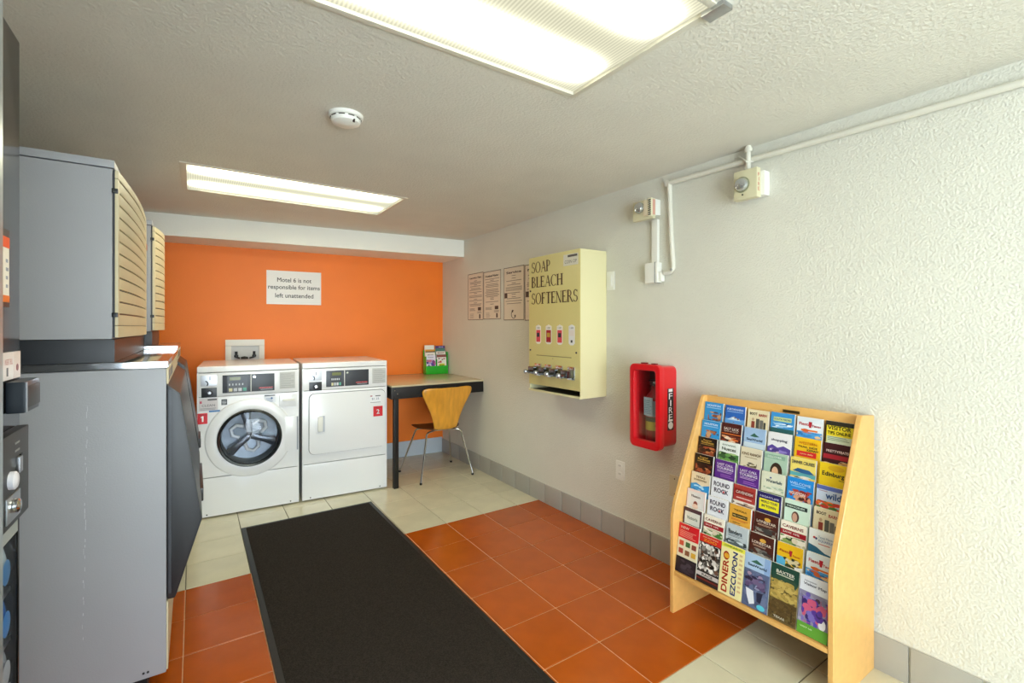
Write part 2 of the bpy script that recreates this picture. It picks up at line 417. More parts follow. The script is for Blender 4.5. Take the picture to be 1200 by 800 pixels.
for k in range(3):
    a0 = math.radians(100 + 120 * k); vn = MB()
    pts = [(.0, -.020), (.10, -.022), (.175, -.034), (.186, 0), (.175, .034), (.10, .022), (.0, .020)]
    rot = [(cx + p[0] * math.cos(a0) - p[1] * math.sin(a0), cy + p[0] * math.sin(a0) + p[1] * math.cos(a0)) for p in pts]
    vn.prism(rot, 2, -.155, -.05); vn.build('drum_vane', mat('vane_dark', '4a5058', rough=.22, metal=.4), wa, bevel=.012)
for k in range(3):
    a0 = math.radians(40 + 120 * k)
    pts = [(.06, -.045), (.11, -.04), (.135, 0), (.11, .04), (.06, .045)]
    MB().tube([(cx + p[0] * math.cos(a0) - p[1] * math.sin(a0), cy + p[0] * math.sin(a0) + p[1] * math.cos(a0), -.135) for p in pts], .014, 8).build('drum_rib', mat('rib_bright', 'e6eaee', rough=.25), wa)
hg = MB().box(.570, .668, .425, .695, .001, .013).build('door_handle_panel', M_white, wa, bevel=.005)
MB().box(.655, .665, .43, .69, .013, .017).build('grip_edge', mat('shadow_grey', '9aa0a8'), hg)
dw = MB().box(.533, .655, .772, .862, .001, .010).build('soap_drawer', M_white, wa, bevel=.006)
MB().box(.555, .640, .815, .832, .010, .020).build('drawer_grip', M_plastic, dw, bevel=.004)
def sticker(r, x0, x1, y0, y1, z, m, name='sticker', th=.0008):
    return MB().box(x0, x1, y0, y1, z, z + th).build(name, m, r, smooth=False)
def lines(parent, x0, x1, y0, y1, z, n, m, name='print_lines', ragged=.25, frac=.4):
    b = MB(); h = (y1 - y0) / n
    for q in range(n):
        e = x1 - (x1 - x0) * ragged * random.random(); b.box(x0, e, y0 + q * h, y0 + q * h + h * frac, z, z + .0003)
    return b.build(name, m, parent, smooth=False)
st = sticker(wa, .012, .128, .786, .874, .001, mat('label_pink', 'd9d3d6', rough=.5), 'care_label', .002)
sticker(st, .065, .122, .858, .868, .003, ink('3a3a3a'), 'print_bar', .0003); sticker(st, .017, .030, .838, .855, .003, ink('c8506a'), 'print_mark', .0003)
text('CLEAN', st, .070, .822, .0034, ink('50525a'), width=.08, height=.016)
lines(st, .02, .12, .79, .808, .003, 2, ink('8d8f95'))
bl = sticker(wa, .073, .142, .772, .784, .001, ink('3f7fc0'), 'blue_label')
en = sticker(wa, .150, .186, .818, .860, .001, ink('3c3f42'), 'badge'); lines(en, .155, .182, .825, .852, .002, 3, ink('c8c8c8'))
b2 = sticker(wa, .428, .505, .812, .872, .001, ink('dfe3ec'), 'notice_label'); sticker(b2, .430, .503, .862, .870, .0018, ink('2c3038'), 'print_bar', .0003); lines(b2, .44, .49, .818, .85, .0018, 4, ink('8d9fc0')); MB().cyl((.480, .845, .0018), .007, .0004, n=12).build('print_dot', ink('3560a0'), b2)
s1 = sticker(wa, .003, .064, .690, .768, .001, ink('dd1624'), 'number_sticker'); MB().prism([(.030, .706), (.040, .706), (.040, .748), (.033, .748), (.023, .740), (.023, .733), (.030, .737)], 2, .0018, .0023).build('lettering', ink('ffffff'), s1, smooth=False); sticker(s1, .012, .055, .752, .760, .0018, ink('b01020'), 'print_bar', .0003)

x, y = on_front(0.700)
dy = thing('clothes_dryer', 'white dryer with square door and red sticker 2, beside the desk', 'dryer', F_back(x, y, 0), 'laundry machines')
shell_body(dy); machine_common(dy, .045, (.178, .517), .318, (.548, .662))
MB().box(.002, WID - .002, .297, .880, -.04, 0).build('front_panel', M_white, dy, bevel=.003)
def rrect(x0, x1, y0, y1, r, n=6):
    pts = []
    for (cx_, cy_, a0) in ((x1 - r, y1 - r, 0), (x0 + r, y1 - r, 90), (x0 + r, y0 + r, 180), (x1 - r, y0 + r, 270)):
        for k in range(n + 1):
            a = math.radians(a0 + 90 * k / n); pts.append((cx_ + r * math.cos(a), cy_ + r * math.sin(a)))
    return pts
MB().prism(rrect(.046, .659, .368, .860, .045), 2, .0, .0015).build('door_seam', mat('seam_grey', '6f7378'), dy)
dd = MB().prism(rrect(.050, .655, .372, .856, .042), 2, .0, .016).build('door', M_white, dy, bevel=.004)
h = MB(); h.box(.100, .172, .535, .688, .016, .020); ho = h.build('handle_plate', M_white, dd, bevel=.003)
MB().box(.118, .165, .548, .676, .020, .0212).build('handle_recess', mat('recess_grey', 'c3c8d2', rough=.4), dd)
MB().box(.112, .150, .552, .672, .020, .034).build('handle', M_plastic, dd, bevel=.006)
l2 = sticker(dd, .524, .618, .748, .815, .016, ink('f2f3f6'), 'price_label'); sticker(l2, .527, .545, .803, .811, .0168, ink('b04a5a'), 'print_mark', .0003); sticker(l2, .57, .614, .803, .811, .0168, ink('5d6068'), 'print_bar', .0003)
text('$1.25', l2, .571, .782, .0171, ink('5a6890'), width=.06, height=.018); sticker(l2, .527, .614, .750, .754, .0168, ink('7d8088'), 'print_line', .0003)
s2 = sticker(dd, .553, .632, .632, .718, .016, ink('d81828'), 'number_sticker'); text('2', s2, .592, .672, .0172, ink('ffffff'), height=.040, width=.026, bold=.03); sticker(s2, .565, .62, .702, .709, .0168, ink('b01020'), 'print_bar', .0003)

# laundry valve box on the back wall
lb = thing('laundry_valve_box', 'white recessed laundry valve box on the orange wall above washer', 'valve box', F_back(.27, back_y(.27) - .001, 1.02))
f = MB(); f.box(0, .312, .20, .258, 0, .022); f.box(0, .045, 0, .20, 0, .022); f.box(.267, .312, 0, .20, 0, .022); f.box(.045, .267, 0, .04, 0, .022)
f.build('frame', M_plastic, lb, bevel=.005)
MB().box(.045, .267, .04, .20, .0005, .003).build('backplate', mat('box_grey', 'd5d9dc', rough=.5), lb)
for xx in (.085, .228):
    vv = MB(); vv.cyl((xx, .095, .012), .011, .055, axis=1, n=14); vv.lathe([(.017, 0), (.017, .018)], (xx, .10, .012), axis=1, n=10); vv.tube([(xx, .10, .014), (xx + (.03 if xx < .15 else -.04), .088, .018)], .008, 8)
    vv.build('valve', M_black, lb)
MB().lathe([(.032, 0), (.028, .018), (.0, .024)], (.150, .082, .012), axis=1, n=20).build('drain', M_black, lb)

# wall notice
nt_ = thing('wall_notice', 'white printed notice about unattended items on the orange wall', 'sign', F_back(.598, back_y(.598) - .001, 1.608))
MB().box(0, .478, 0, .318, 0, .003).build('sheet', mat('notice_paper', 'e9e8e4', rough=.3), nt_)
for q, (s_, ww) in enumerate((('Motel 6 is not', .30), ('responsible for items', .452), ('left unattended', .335))):
    text(s_, nt_, .240 if q != 1 else .240, .232 - q * .074, .0036, ink('2c2c2c'), width=ww, height=(.042, .054, .042)[q], bold=.012)

# ------------------------------------------------------------------ desk, chair, leaflet holder
dk = thing('desk', 'beige topped desk with black edge built into the corner', 'desk', Matrix.Translation((1.44, .885, 0)))
M_lam = mat('desk_laminate', 'cfc3a0', rough=.18, noise=.03, nscale=8)
yb = back_y(1.9) - .885 - .006
yq = lambda xx: back_y(1.44 + xx) - .885 - .003
DWd = XR - 1.44 - .002
MB().prism([(0, 0), (DWd, 0), (DWd, yq(DWd)), (.056, yq(.056))], 2, .872, .886).build('desktop', M_lam, dk, bevel=.002)
a = MB(); a.box(0, XR - 1.44 - .002, .001, .022, .770, .871); a.prism([(.001, .022), (.021, .022), (.076, yq(.076) - .01), (.056, yq(.056) - .01)], 2, .770, .871); a.build('apron', M_black, dk, bevel=.001)
lg = MB().box(.022, .062, -.0, .04, 0, .770); lg.build('leg', M_black, dk, bevel=.002)
[MB().cyl(q, .005, -.004, axis=1, n=10).build('bolt', M_chrome, dk) for q in ((.026, .0005, .845), (.05, .0005, .815))]

ch = thing('plywood_chair', 'honey plywood chair with flared back and chrome legs, tucked under desk', 'chair', Matrix.Translation((1.958, 1.062, 0)))
M_ply = mat('plywood', 'dd9a30', rough=.3, noise=.16, nscale=7, stretch=(5, 5, .9), coat=.3)
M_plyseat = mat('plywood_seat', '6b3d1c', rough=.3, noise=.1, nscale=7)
def sheet(rows, name, m, nx=12, th=.010):
    v = []; fs = []
    for (yy, zz, w_, bow, ny, nz) in rows:
        for i in range(nx + 1):
            s_ = -1 + 2 * i / nx
            v.append((w_ * s_, yy + bow * s_ * s_ * ny, zz + bow * s_ * s_ * nz))
    for j in range(len(rows) - 1):
        for i in range(nx): k = j * (nx + 1) + i; fs.append((k, k + 1, k + nx + 2, k + nx + 1))
    ob = MB().add(v, fs).build(name, m, ch)
    md = ob.modifiers.new('thickness', 'SOLIDIFY'); md.thickness = th; md.offset = 0
    ob.modifiers.new('smooth', 'SUBSURF').levels = 1; ob.modifiers['smooth'].render_levels = 1
    return ob
rows = []
for (zz, yy, w_) in ((.842, -.236, .190), (.841, -.235, .226), (.834, -.233, .244), (.815, -.230, .252), (.785, -.226, .248), (.74, -.219, .226), (.69, -.213, .197), (.63, -.206, .166), (.57, -.201, .143), (.52, -.196, .128), (.485, -.190, .119), (.462, -.178, .115), (.452, -.155, .118)):
    rows.append((yy, zz, w_, .03, 1, 0))
sheet(rows, 'backrest', M_ply)
rows = []
for (yy, zz, w_) in ((-.165, .454, .118), (-.12, .449, .150), (-.06, .449, .195), (.0, .450, .218), (.08, .452, .225), (.15, .452, .215), (.19, .447, .19), (.205, .438, .16)):
    rows.append((yy, zz, w_, .012, 0, 1))
sheet(rows, 'seat', M_plyseat)
for (fx, fy) in ((-.262, -.200), (.258, -.200), (-.282, .262), (.277, .288)):
    sx = .10 if fx > 0 else -.10; sy = -.08 if fy < 0 else .08
    lgm = MB().tube([(sx * .4, sy * .5, .432), (sx * 1.5, sy * 1.35, .430), (sx * 1.75, sy * 1.6, .415), (fx, fy, .012)], .0085, 10).build('leg', M_chrome, ch)
    MB().lathe([(.011, .0), (.012, .015), (.009, .018)], (fx, fy, 0), n=10).build('foot_cap', M_rubber, lgm)
MB().lathe([(.075, .425), (.08, .438), (.0, .440)], (0, 0, 0), n=20).build('hub', M_steel, ch)

hx, hy = 2.085, 1.640
HF = F_back(hx, hy, .887, -.05) @ Matrix.Scale(1.12, 4)
lh = thing('leaflet_holder', 'green plastic two-pocket leaflet holder standing on the desk', 'leaflet holder', HF)
M_green = mat('green_plastic', '1fb428', rough=.25, coat=.3)
g = MB(); g.box(0, .225, 0, .078, 0, .004); g.box(0, .004, 0, .17, -.075, 0); g.box(.221, .225, 0, .21, -.075, 0); g.box(.110, .114, 0, .14, -.075, 0); g.box(0, .225, 0, .004, -.075, 0); g.box(0, .225, .004, .23, -.078, -.075)
g.build('pockets', M_green, lh, bevel=.001)

def leaflet(mtx, w, h, th, base, ops, label, group=None, name='brochure_stack', cat='brochures', bigtext=True):
    r = thing(name, label, cat, mtx, group)
    MB().box(-w / 2, w / 2, -h, 0, -th, -.0004).build('pages', M_paper, r, smooth=False)
    c = MB(); c.box(-w / 2, w / 2, -h, 0, -.0004, .0002, ink(base))
    z = .0005; k = 0
    X = lambda a: -w / 2 + a * w
    Yv = lambda a: -a * h
    for op in ops:
        k += 1; zz = z + k * .00012
        if op[0] == 'r':
            _, a, b, c2, d, col = op; c.add([(X(a), Yv(d), zz), (X(c2), Yv(d), zz), (X(c2), Yv(b), zz), (X(a), Yv(b), zz)], [(0, 1, 2, 3)], ink(col))
        elif op[0] == 'e':
            _, a, b, rx, ry, col = op; n = 18
            c.add([(X(a + rx * math.cos(2 * math.pi * i / n)), Yv(b + ry * math.sin(2 * math.pi * i / n)), zz) for i in range(n)], [tuple(range(n))[::-1]], ink(col))
        elif op[0] == 'p':
            _, pts, col = op; c.add([(X(a), Yv(b), zz) for a, b in pts], [tuple(range(len(pts)))], ink(col))
        elif op[0] == 'b':       # photographic patch: irregular overlapping spots
            _, a, b, c2, d, cols, n = op
            for q in range(n):
                px = random.uniform(a, c2); py = random.uniform(b, d); col = random.choice(cols); s_ = random.uniform(.25, .6)
                sz = .22 if n < 45 else .11
                rx = min((c2 - a) * sz * s_ * 2, px - a + .0, c2 - px); ry = min((d - b) * sz * s_ * 2, py - b, d - py)
                if rx < .01 or ry < .004: continue
                m_n = 7; ph = random.random() * 6
                c.add([(X(px + rx * random.uniform(.7, 1.0) * math.cos(ph + 2 * math.pi * i / m_n)), Yv(py + ry * random.uniform(.7, 1.0) * math.sin(ph + 2 * math.pi * i / m_n)), zz + q * .000005) for i in range(m_n)], [tuple(range(m_n))[::-1]], ink(col))
        elif op[0] == 't':
            _, s_, a, b, ww, hh, col = op[:7]
            text(s_, r, X(a), Yv(b), zz + .0002, ink(col), width=ww * (h if len(op) > 7 else w), height=hh * (w if len(op) > 7 else h), rot=op[7] if len(op) > 7 else 0.0, bold=.03)
        elif op[0] == 'l':       # small print lines
            _, a, b, c2, d, n, col = op
            for q in range(n):
                y0 = b + (d - b) * q / n; y1 = y0 + (d - b) / n * .45; e = c2 - (c2 - a) * random.random() * .25
                c.add([(X(a), Yv(y1), zz), (X(e), Yv(y1), zz), (X(e), Yv(y0), zz), (X(a), Yv(y0), zz)], [(0, 1, 2, 3)], ink(col))
    c.build('cover', None, r, smooth=False)
    return r

def hold(i, x, top, zoff, base, ops, label):
    mt = HF @ Matrix.Translation((x, top, zoff)) @ Matrix.Rotation(math.radians(-6), 4, 'X')
    leaflet(mt, .098, top - .02, .006, base, ops, label, 'leaflets in the green desk holder', 'leaflet', 'leaflet')
hold(0, .057, .275, -.062, 'd8c9d0', [('r', 0, 0, 1, .18, 'e8e4da')], 'leaflet with plain white top edge, rear left in the green holder')
hold(1, .057, .235, -.042, 'efe9dd', [('r', 0, 0, 1, .08, 'd89a3c'), ('r', 0, .08, 1, .13, '5a4030'), ('t', 'SALON', .5, .24, .6, .05, '7a6a80')], 'white leaflet with tan band, middle left in the green holder')
hold(2, .055, .180, -.021, 'eae6f2', [('t', 'Visitor', .5, .12, .6, .07, '8a80a0'), ('b', 0, .25, 1, .9, ['5b3fa0', '8a3d80', '3f2f78', 'c76a8a', 'b0a0d0'], 40)], 'white leaflet with purple picture, front left in the green holder')
hold(3, .168, .268, -.062, '4a7a6c', [('r', 0, 0, 1, .1, '59407e'), ('t', 'MAP', .6, .05, .5, .05, 'd8d0e8')], 'teal leaflet with violet top, rear right in the green holder')
hold(4, .168, .215, -.042, '3d5c55', [('r', 0, 0, 1, .16, 'e8dcd2'), ('t', 'BOOT', .5, .08, .7, .07, '7a2d28')], 'leaflet with cream title band, middle right in the green holder')
hold(5, .166, .182, -.021, 'e8e4da', [('r', 0, 0, 1, .14, '8c4a44'), ('b', .1, .18, .9, .5, ['c0444a', '4a4a52', 'e0b0a0'], 14), ('r', .2, .52, .8, .98, 'd8d832'), ('t', 'FREE', .5, .62, .5, .08, '6a8020')], 'white and red leaflet with yellow block, front right in the green holder')

# ------------------------------------------------------------------ right wall: posters, plates
def poster(y_left, y_right, z0, z1, head, ops_seed, label, style):
    w_ = y_left - y_right; h_ = z1 - z0
    r = thing('wall_poster', label, 'poster', F_right(XR - .001, y_left, z0), 'laundry instruction posters')
    MB().box(0, w_, 0, h_, 0, .004).build('sheet', mat('poster_paper', 'e3d8c6', rough=.35), r)
    b = MB(); e = .006
    b.box(0, w_, h_ - e, h_, .004, .0048); b.box(0, w_, 0, e, .004, .0048); b.box(0, e, e, h_ - e, .004, .0048); b.box(w_ - e, w_, e, h_ - e, .004, .0048)
    b.build('border', ink('6a635c'), r, smooth=False)
    text(head, r, w_ / 2, h_ * .90, .0052, ink('1e1b1b'), width=w_ * .74, height=h_ * .045, bold=.03)
    rnd = random.Random(ops_seed); L = MB(); yy = h_ * .83
    while yy > h_ * .28:
        wd = w_ * rnd.uniform(.3, .42) if rnd.random() > .25 else w_ * .1
        L.box(w_ / 2 - wd, w_ / 2 + wd, yy, yy + .006, .004, .0046); yy -= rnd.choice((.0135, .0135, .022))
    L.build('print_lines', ink('8f867a'), r, smooth=False)
    if style == 0:
        MB().box(w_ * .66, w_ * .86, h_ * .20, h_ * .27, .004, .0046).build('print_block', ink('3a3532'), r, smooth=False)
        MB().box(w_ * .74, w_ * .82, h_ * .03, h_ * .12, .004, .0046).build('print_block', ink('2c2828'), r, smooth=False)
        lines(r, w_ * .12, w_ * .5, h_ * .20, h_ * .26, .004, 3, ink('6f675e')); lines(r, w_ * .62, w_ * .92, h_ * .14, h_ * .19, .004, 3, ink('6f675e')); lines(r, w_ * .14, w_ * .4, h_ * .04, h_ * .15, .004, 4, ink('a89e90'))
    else:
        MB().box(w_ * .04, w_ * .18, h_ * .42, h_ * .52, .004, .0047).build('print_block', ink('3a3532'), r, smooth=False)
        t = MB(); t.tube([(w_ * .5 + .035 * math.cos(q / 12 * 2 * math.pi), h_ * .11 + .035 * math.sin(q / 12 * 2 * math.pi), .005) for q in range(3, 12)], .003, 6); t.build('print_emblem', ink('5a524c'), r)
        MB().cyl((w_ * .44, h_ * .17, .004), .012, .0008, n=10).build('print_dot', ink('2c2828'), r); MB().cyl((w_ * .57, h_ * .08, .004), .010, .0008, n=10).build('print_dot', ink('2c2828'), r)
    return r
poster(1.189, .885, 1.462, 1.925, 'Laundry Tips', 1, 'instruction poster with small print on the right wall, closest to the orange wall', 0)
poster(.878, .570, 1.466, 1.917, 'Frontload Washer', 2, 'instruction poster with wide bold heading, second from the orange wall', 0)
poster(.520, .205, 1.452, 1.918, 'Service', 3, 'instruction poster headed Service with round emblem at its foot', 1)
poster(.195, -.12, 1.446, 1.912, 'Notice', 4, 'instruction poster mostly hidden behind the soap vending box', 1)

def plate(y_left, y_right, z0, z1, label, kind, m):
    w_ = y_left - y_right; h_ = z1 - z0
    r = thing('outlet_plate' if kind == 'outlet' else 'switch_plate', label, 'outlet' if kind == 'outlet' else 'switch', F_right(XR - .0005, y_left, z0))
    MB().box(0, w_, 0, h_, 0, .006).build('plate', m, r, bevel=.003)
    if kind == 'outlet':
        for q in (.28, .72):
            oo = MB().prism(rrect(w_ * .25, w_ * .75, h_ * (q - .14), h_ * (q + .14), .012), 2, .006, .0085).build('socket', m, r)
            s_ = MB(); s_.box(w_ * .40, w_ * .43, h_ * q, h_ * q + .010, .0085, .009); s_.box(w_ * .57, w_ * .60, h_ * q, h_ * q + .010, .0085, .009); s_.build('slot', M_black, oo, smooth=False)
    elif kind == 'rocker':
        MB().box(w_ * .28, w_ * .72, h_ * .22, h_ * .78, .006, .011).build('rocker', m, r, bevel=.002)
    else:
        [MB().cyl((w_ * .5, h_ * q, .006), .004, .001, n=8).build('screw', M_dgrey, r) for q in (.15, .85)]
    return r
plate(-.755, -.824, 1.638, 1.762, 'white wall plate just right of the soap vending box', 'rocker', M_plastic)
plate(-.838, -.912, .393, .515, 'white outlet plate low on the wall under the fire cabinet', 'outlet', M_plastic)
plate(-1.262, -1.335, .405, .530, 'cream blank plate on the wall beside the brochure rack', 'blank', mat('plate_cream', 'd9d0b4', rough=.5))

# ------------------------------------------------------------------ soap vending box
sv = thing('soap_vending_box', 'cream wall-mounted vending box lettered soap, bleach, softeners', 'vending box', F_right(XR - .001, -.468, .922))
SW, SH, SD = .281, .980, .238
b = MB(); b.box(-SW, SW, SH - .015, SH, .0, SD - .004); b.box(-SW, -SW + .008, .0, SH - .015, 0, SD - .004); b.box(SW - .008, SW, 0, SH - .015, 0, SD - .004); b.box(-SW + .008, SW - .008, 0, SH - .015, 0, .01)
b.box(-SW + .008, SW - .008, 0, .006, .01, SD - .004)
b.build('cabinet', M_creamside, sv, bevel=.003)
MB().box(-SW, SW, .050, SH, SD - .006, SD).build('front_panel', M_cream, sv, bevel=.003)
MB().box(-SW, SW, .0, .014, SD - .012, SD + .004).build('tray_lip', M_creamside, sv, bevel=.002)
MB().box(-SW + .01, SW - .01, .006, .012, .02, SD - .012).build('tray', mat('tray_dark', '4a4638', rough=.6), sv)
M_slide = mat('slide_steel', '83888e', rough=.22, metal=1.0)
M_letter = mat('letter_brown', '4a2f1a', rough=.5)

def serif_word(word, x0, base, cap, width, parent, z):
    # small serif capitals built from stems, hairlines, bowls and serifs (unit cap height)
    TK, TN, SF = .19, .075, .075
    def stem(b, x, y0=0, y1=1, w=TK): b.append([(x - w / 2, y0), (x + w / 2, y0), (x + w / 2, y1), (x - w / 2, y1)])
    def serif(b, x, y, w=TK): b.append([(x - w / 2 - SF, y), (x + w / 2 + SF, y), (x + w / 2 + SF, y + .045), (x - w / 2 - SF, y + .045)])
    def bar(b, xa, xb, y, h=TN): b.append([(xa, y), (xb, y), (xb, y + h), (xa, y + h)])
    def diag(b, xa, ya, xb, yb_, w): b.append([(xa - w / 2, ya), (xa + w / 2, ya), (xb + w / 2, yb_), (xb - w / 2, yb_)])
    def bowl(b, cx_, cy_, rx, ry, a0, a1, tk=TK, tn=TN, n=14):
        for q in range(n):
            u0 = math.radians(a0 + (a1 - a0) * q / n); u1 = math.radians(a0 + (a1 - a0) * (q + 1) / n)
            b.append([(cx_ + rx * math.cos(u0), cy_ + ry * math.sin(u0)), (cx_ + rx * math.cos(u1), cy_ + ry * math.sin(u1)), (cx_ + (rx - tk) * math.cos(u1), cy_ + (ry - tn) * math.sin(u1)), (cx_ + (rx - tk) * math.cos(u0), cy_ + (ry - tn) * math.sin(u0))])
    def glyph(ch_):
        b = []; w_ = .7
        if ch_ == 'S':
            bowl(b, .30, .74, .24, .28, 30, 270, .13, .06); bowl(b, .30, .27, .27, .28, -150, 90, .13, .06); b.append([(.50, .78), (.54, .78), (.54, .98), (.50, .98)]); b.append([(.03, .03), (.07, .03), (.07, .26), (.03, .26)]); w_ = .62
        elif ch_ == 'O': bowl(b, .42, .5, .42, .52, 0, 360, .15, .05, 28); w_ = .88
        elif ch_ == 'C': bowl(b, .42, .5, .42, .52, 45, 315, .15, .05, 22); b.append([(.70, .72), (.74, .72), (.74, .98), (.70, .98)]); w_ = .80
        elif ch_ == 'A': diag(b, .10, 0, .38, 1, .055); diag(b, .68, 0, .40, 1, .15); bar(b, .2, .6, .32); serif(b, .10, 0, .06); serif(b, .68, 0, .12); w_ = .80
        elif ch_ == 'P': stem(b, .14); serif(b, .14, 0); bar(b, .03, .32, .955); bar(b, .14, .32, .46); bowl(b, .30, .73, .30, .27, -90, 90, .14, .055); w_ = .66
        elif ch_ == 'B': stem(b, .14); bar(b, .03, .32, .955); bar(b, .14, .32, .5); bar(b, .03, .34, 0); bowl(b, .30, .76, .27, .24, -90, 90, .13, .05); bowl(b, .32, .265, .31, .265, -90, 90, .14, .05); w_ = .70
        elif ch_ == 'R': stem(b, .14); serif(b, .14, 0); bar(b, .03, .32, .955); bar(b, .14, .32, .47); bowl(b, .30, .735, .28, .265, -90, 90, .14, .055); diag(b, .68, 0, .36, .5, .14); bar(b, .60, .80, 0, .045); w_ = .76
        elif ch_ == 'L': stem(b, .14); serif(b, .14, .955); bar(b, .03, .56, 0); b.append([(.53, 0), (.58, 0), (.58, .25), (.54, .25)]); w_ = .62
        elif ch_ in 'EF':
            stem(b, .14); bar(b, .03, .56, .945); b.append([(.52, .78), (.56, .78), (.56, 1), (.52, 1)]); bar(b, .14, .42, .49); b.append([(.40, .40), (.435, .40), (.435, .62), (.40, .62)])
            if ch_ == 'E': bar(b, .03, .58, 0); b.append([(.55, 0), (.60, 0), (.60, .24), (.56, .24)])
            else: serif(b, .14, 0)
            w_ = .65
        elif ch_ == 'H': stem(b, .14); stem(b, .66); bar(b, .14, .66, .48); [serif(b, q, t) for q in (.14, .66) for t in (0, .955)]; w_ = .82
        elif ch_ == 'T': stem(b, .34); serif(b, .34, 0); bar(b, .02, .66, .945); b.append([(.02, .76), (.055, .76), (.055, 1), (.02, 1)]); b.append([(.625, .76), (.66, .76), (.66, 1), (.625, 1)]); w_ = .70
        elif ch_ == 'N': stem(b, .12, 0, 1, .06); stem(b, .68, 0, 1, .06); diag(b, .64, 0, .13, 1, .15); serif(b, .12, 0, .06); serif(b, .68, .955, .06); bar(b, .0, .2, .955, .045); w_ = .80
        return b, w_
    tot = sum(glyph(c_)[1] for c_ in word); sx = width / tot; x_ = x0; m = MB()
    for c_ in word:
        b, w_ = glyph(c_)
        for pl_ in b:
            m.add([(x_ + p_[0] * sx, base + p_[1] * cap, z + .0003 * (b.index(pl_) % 3)) for p_ in pl_], [tuple(range(len(pl_)))])
        x_ += w_ * sx
    return m.build('lettering', M_letter, parent, smooth=False)
serif_word('SOAP', -.250, .865, .078, .225, sv, SD + .0006)
serif_word('BLEACH', -.250, .757, .078, .360, sv, SD + .0006)
serif_word('SOFTENERS', -.250, .636, .080, .512, sv, SD + .0006)
pl_ = sticker(sv, .115, .262, .880, .955, SD, ink('d8d4c4'), 'price_label', .0015); sticker(pl_, .16, .255, .935, .950, SD + .0015, ink('4a4440'), 'print_bar', .0003); text('COIN OP', pl_, .190, .905, SD + .0022, ink('5f5a55'), width=.12, height=.022)
for q, (yy, top, body, dark) in enumerate(((-.302, 'e6e2dc', 'e0505a', '24303c'), (-.422, 'e6e2dc', 'a81c2c', 'c09a3c'), (-.544, 'e6e2dc', 'e0505a', '24303c'), (-.667, 'e4e4e4', 'e6dcd8', '2c3034'))):
    xx = -(yy + .468); w_ = .030 if q != 1 else .033
    s_ = MB().prism([(xx - w_, .36), (xx - w_ * .5, .348), (xx + w_ * .5, .348), (xx + w_, .36), (xx + w_, .475), (xx, .486), (xx - w_, .475)], 2, SD, SD + .001).build('product_sticker', ink(top), sv, smooth=False)
    sticker(s_, xx - w_ * .8, xx + w_ * .8, .362 if q != 3 else .41, .448, SD + .001, ink(body), 'print_block', .0004)
    sticker(s_, xx - w_ * .55, xx + w_ * .5, .398, .428, SD + .0014, ink(dark), 'print_block', .0004) if q != 3 else sticker(s_, xx - w_ * .3, xx + w_ * .3, .365, .382, SD + .0014, ink(dark), 'print_block', .0004)
    text('1.00', s_, xx, .463, SD + .0016, ink('50525a'), width=.034, height=.012)
    # coin slide
    cs = MB().box(xx - .036, xx + .036, .118, .205, SD, SD + .008).build('coin_slide', M_chrome, sv, bevel=.002)
    MB().box(xx - .034, xx + .034, .134, .186, SD + .008, SD + .070).build('slide_housing', M_slide, cs, bevel=.006)
    MB().box(xx - .028, xx + .028, .148, .160, SD + .070, SD + .115).build('slide_tongue', M_slide, cs, bevel=.002)
    MB().lathe([(.014, 0), (.017, .010), (.012, .018)], (xx, .154, SD + .108), n=14).build('push_knob', M_steel, cs)
for (xx, yy) in ((-.262, .30), (.245, .30), (-.262, .735)): MB().cyl((xx, yy, SD), .007, .003, n=12).build('screw', M_dgrey, sv)
lines(sv, -.19, .20, .262, .272, SD, 1, ink('8c7f50'), 'print_line', .02, .6)
MB().box(-.004, .004, .246, .251, SD, SD + .0004).build('print_dot', ink('8c7f50'), sv)

# ------------------------------------------------------------------ fire extinguisher cabinet
fc = thing('fire_cabinet', 'red plastic fire extinguisher cabinet with clear front on the wall', 'fire cabinet', F_right(XR - .001, -1.2085, .695))
def rr_ring(x0, x1, y0, y1, r, x0i, x1i, y0i, y1i, ri, z0, z1, name, m, parent, bevel=.004):
    A = rrect(x0, x1, y0, y1, r); B = rrect(x0i, x1i, y0i, y1i, ri); n = len(A); v = []
    for z_ in (z0, z1): v += [(p[0], p[1], z_) for p in A] + [(p[0], p[1], z_) for p in B]
    fs = []
    for i in range(n):
        k = (i + 1) % n
        fs += [(i, k, n + k, n + i), (2 * n + i, 3 * n + i, 3 * n + k, 2 * n + k), (i, 2 * n + i, 2 * n + k, k), (n + i, n + k, 3 * n + k, 3 * n + i)]
    return MB().add(v, fs).build(name, m, parent, bevel=bevel)
rr_ring(-.098, .098, .008, .470, .03, -.092, .092, .014, .464, .026, 0, .125, 'shell', M_red, fc, bevel=.001)
MB().box(-.09, .09, .016, .462, .0005, .004).build('backplate', mat('dark_red', '7c0a12', rough=.4), fc)
rr_ring(-.110, .110, -.004, .482, .034, -.078, .078, .040, .445, .016, .120, .162, 'door_frame', M_red, fc, bevel=.010)
MB().box(-.082, .082, .036, .449, .136, .138).build('clear_pane', M_glass, fc)
MB().box(-.035, .0, .480, .490, .125, .150).build('latch', mat('dark_red', '7c0a12'), fc, bevel=.003); MB().box(.04, .07, .480, .488, .125, .150).build('latch', mat('dark_red', '7c0a12'), fc, bevel=.003)
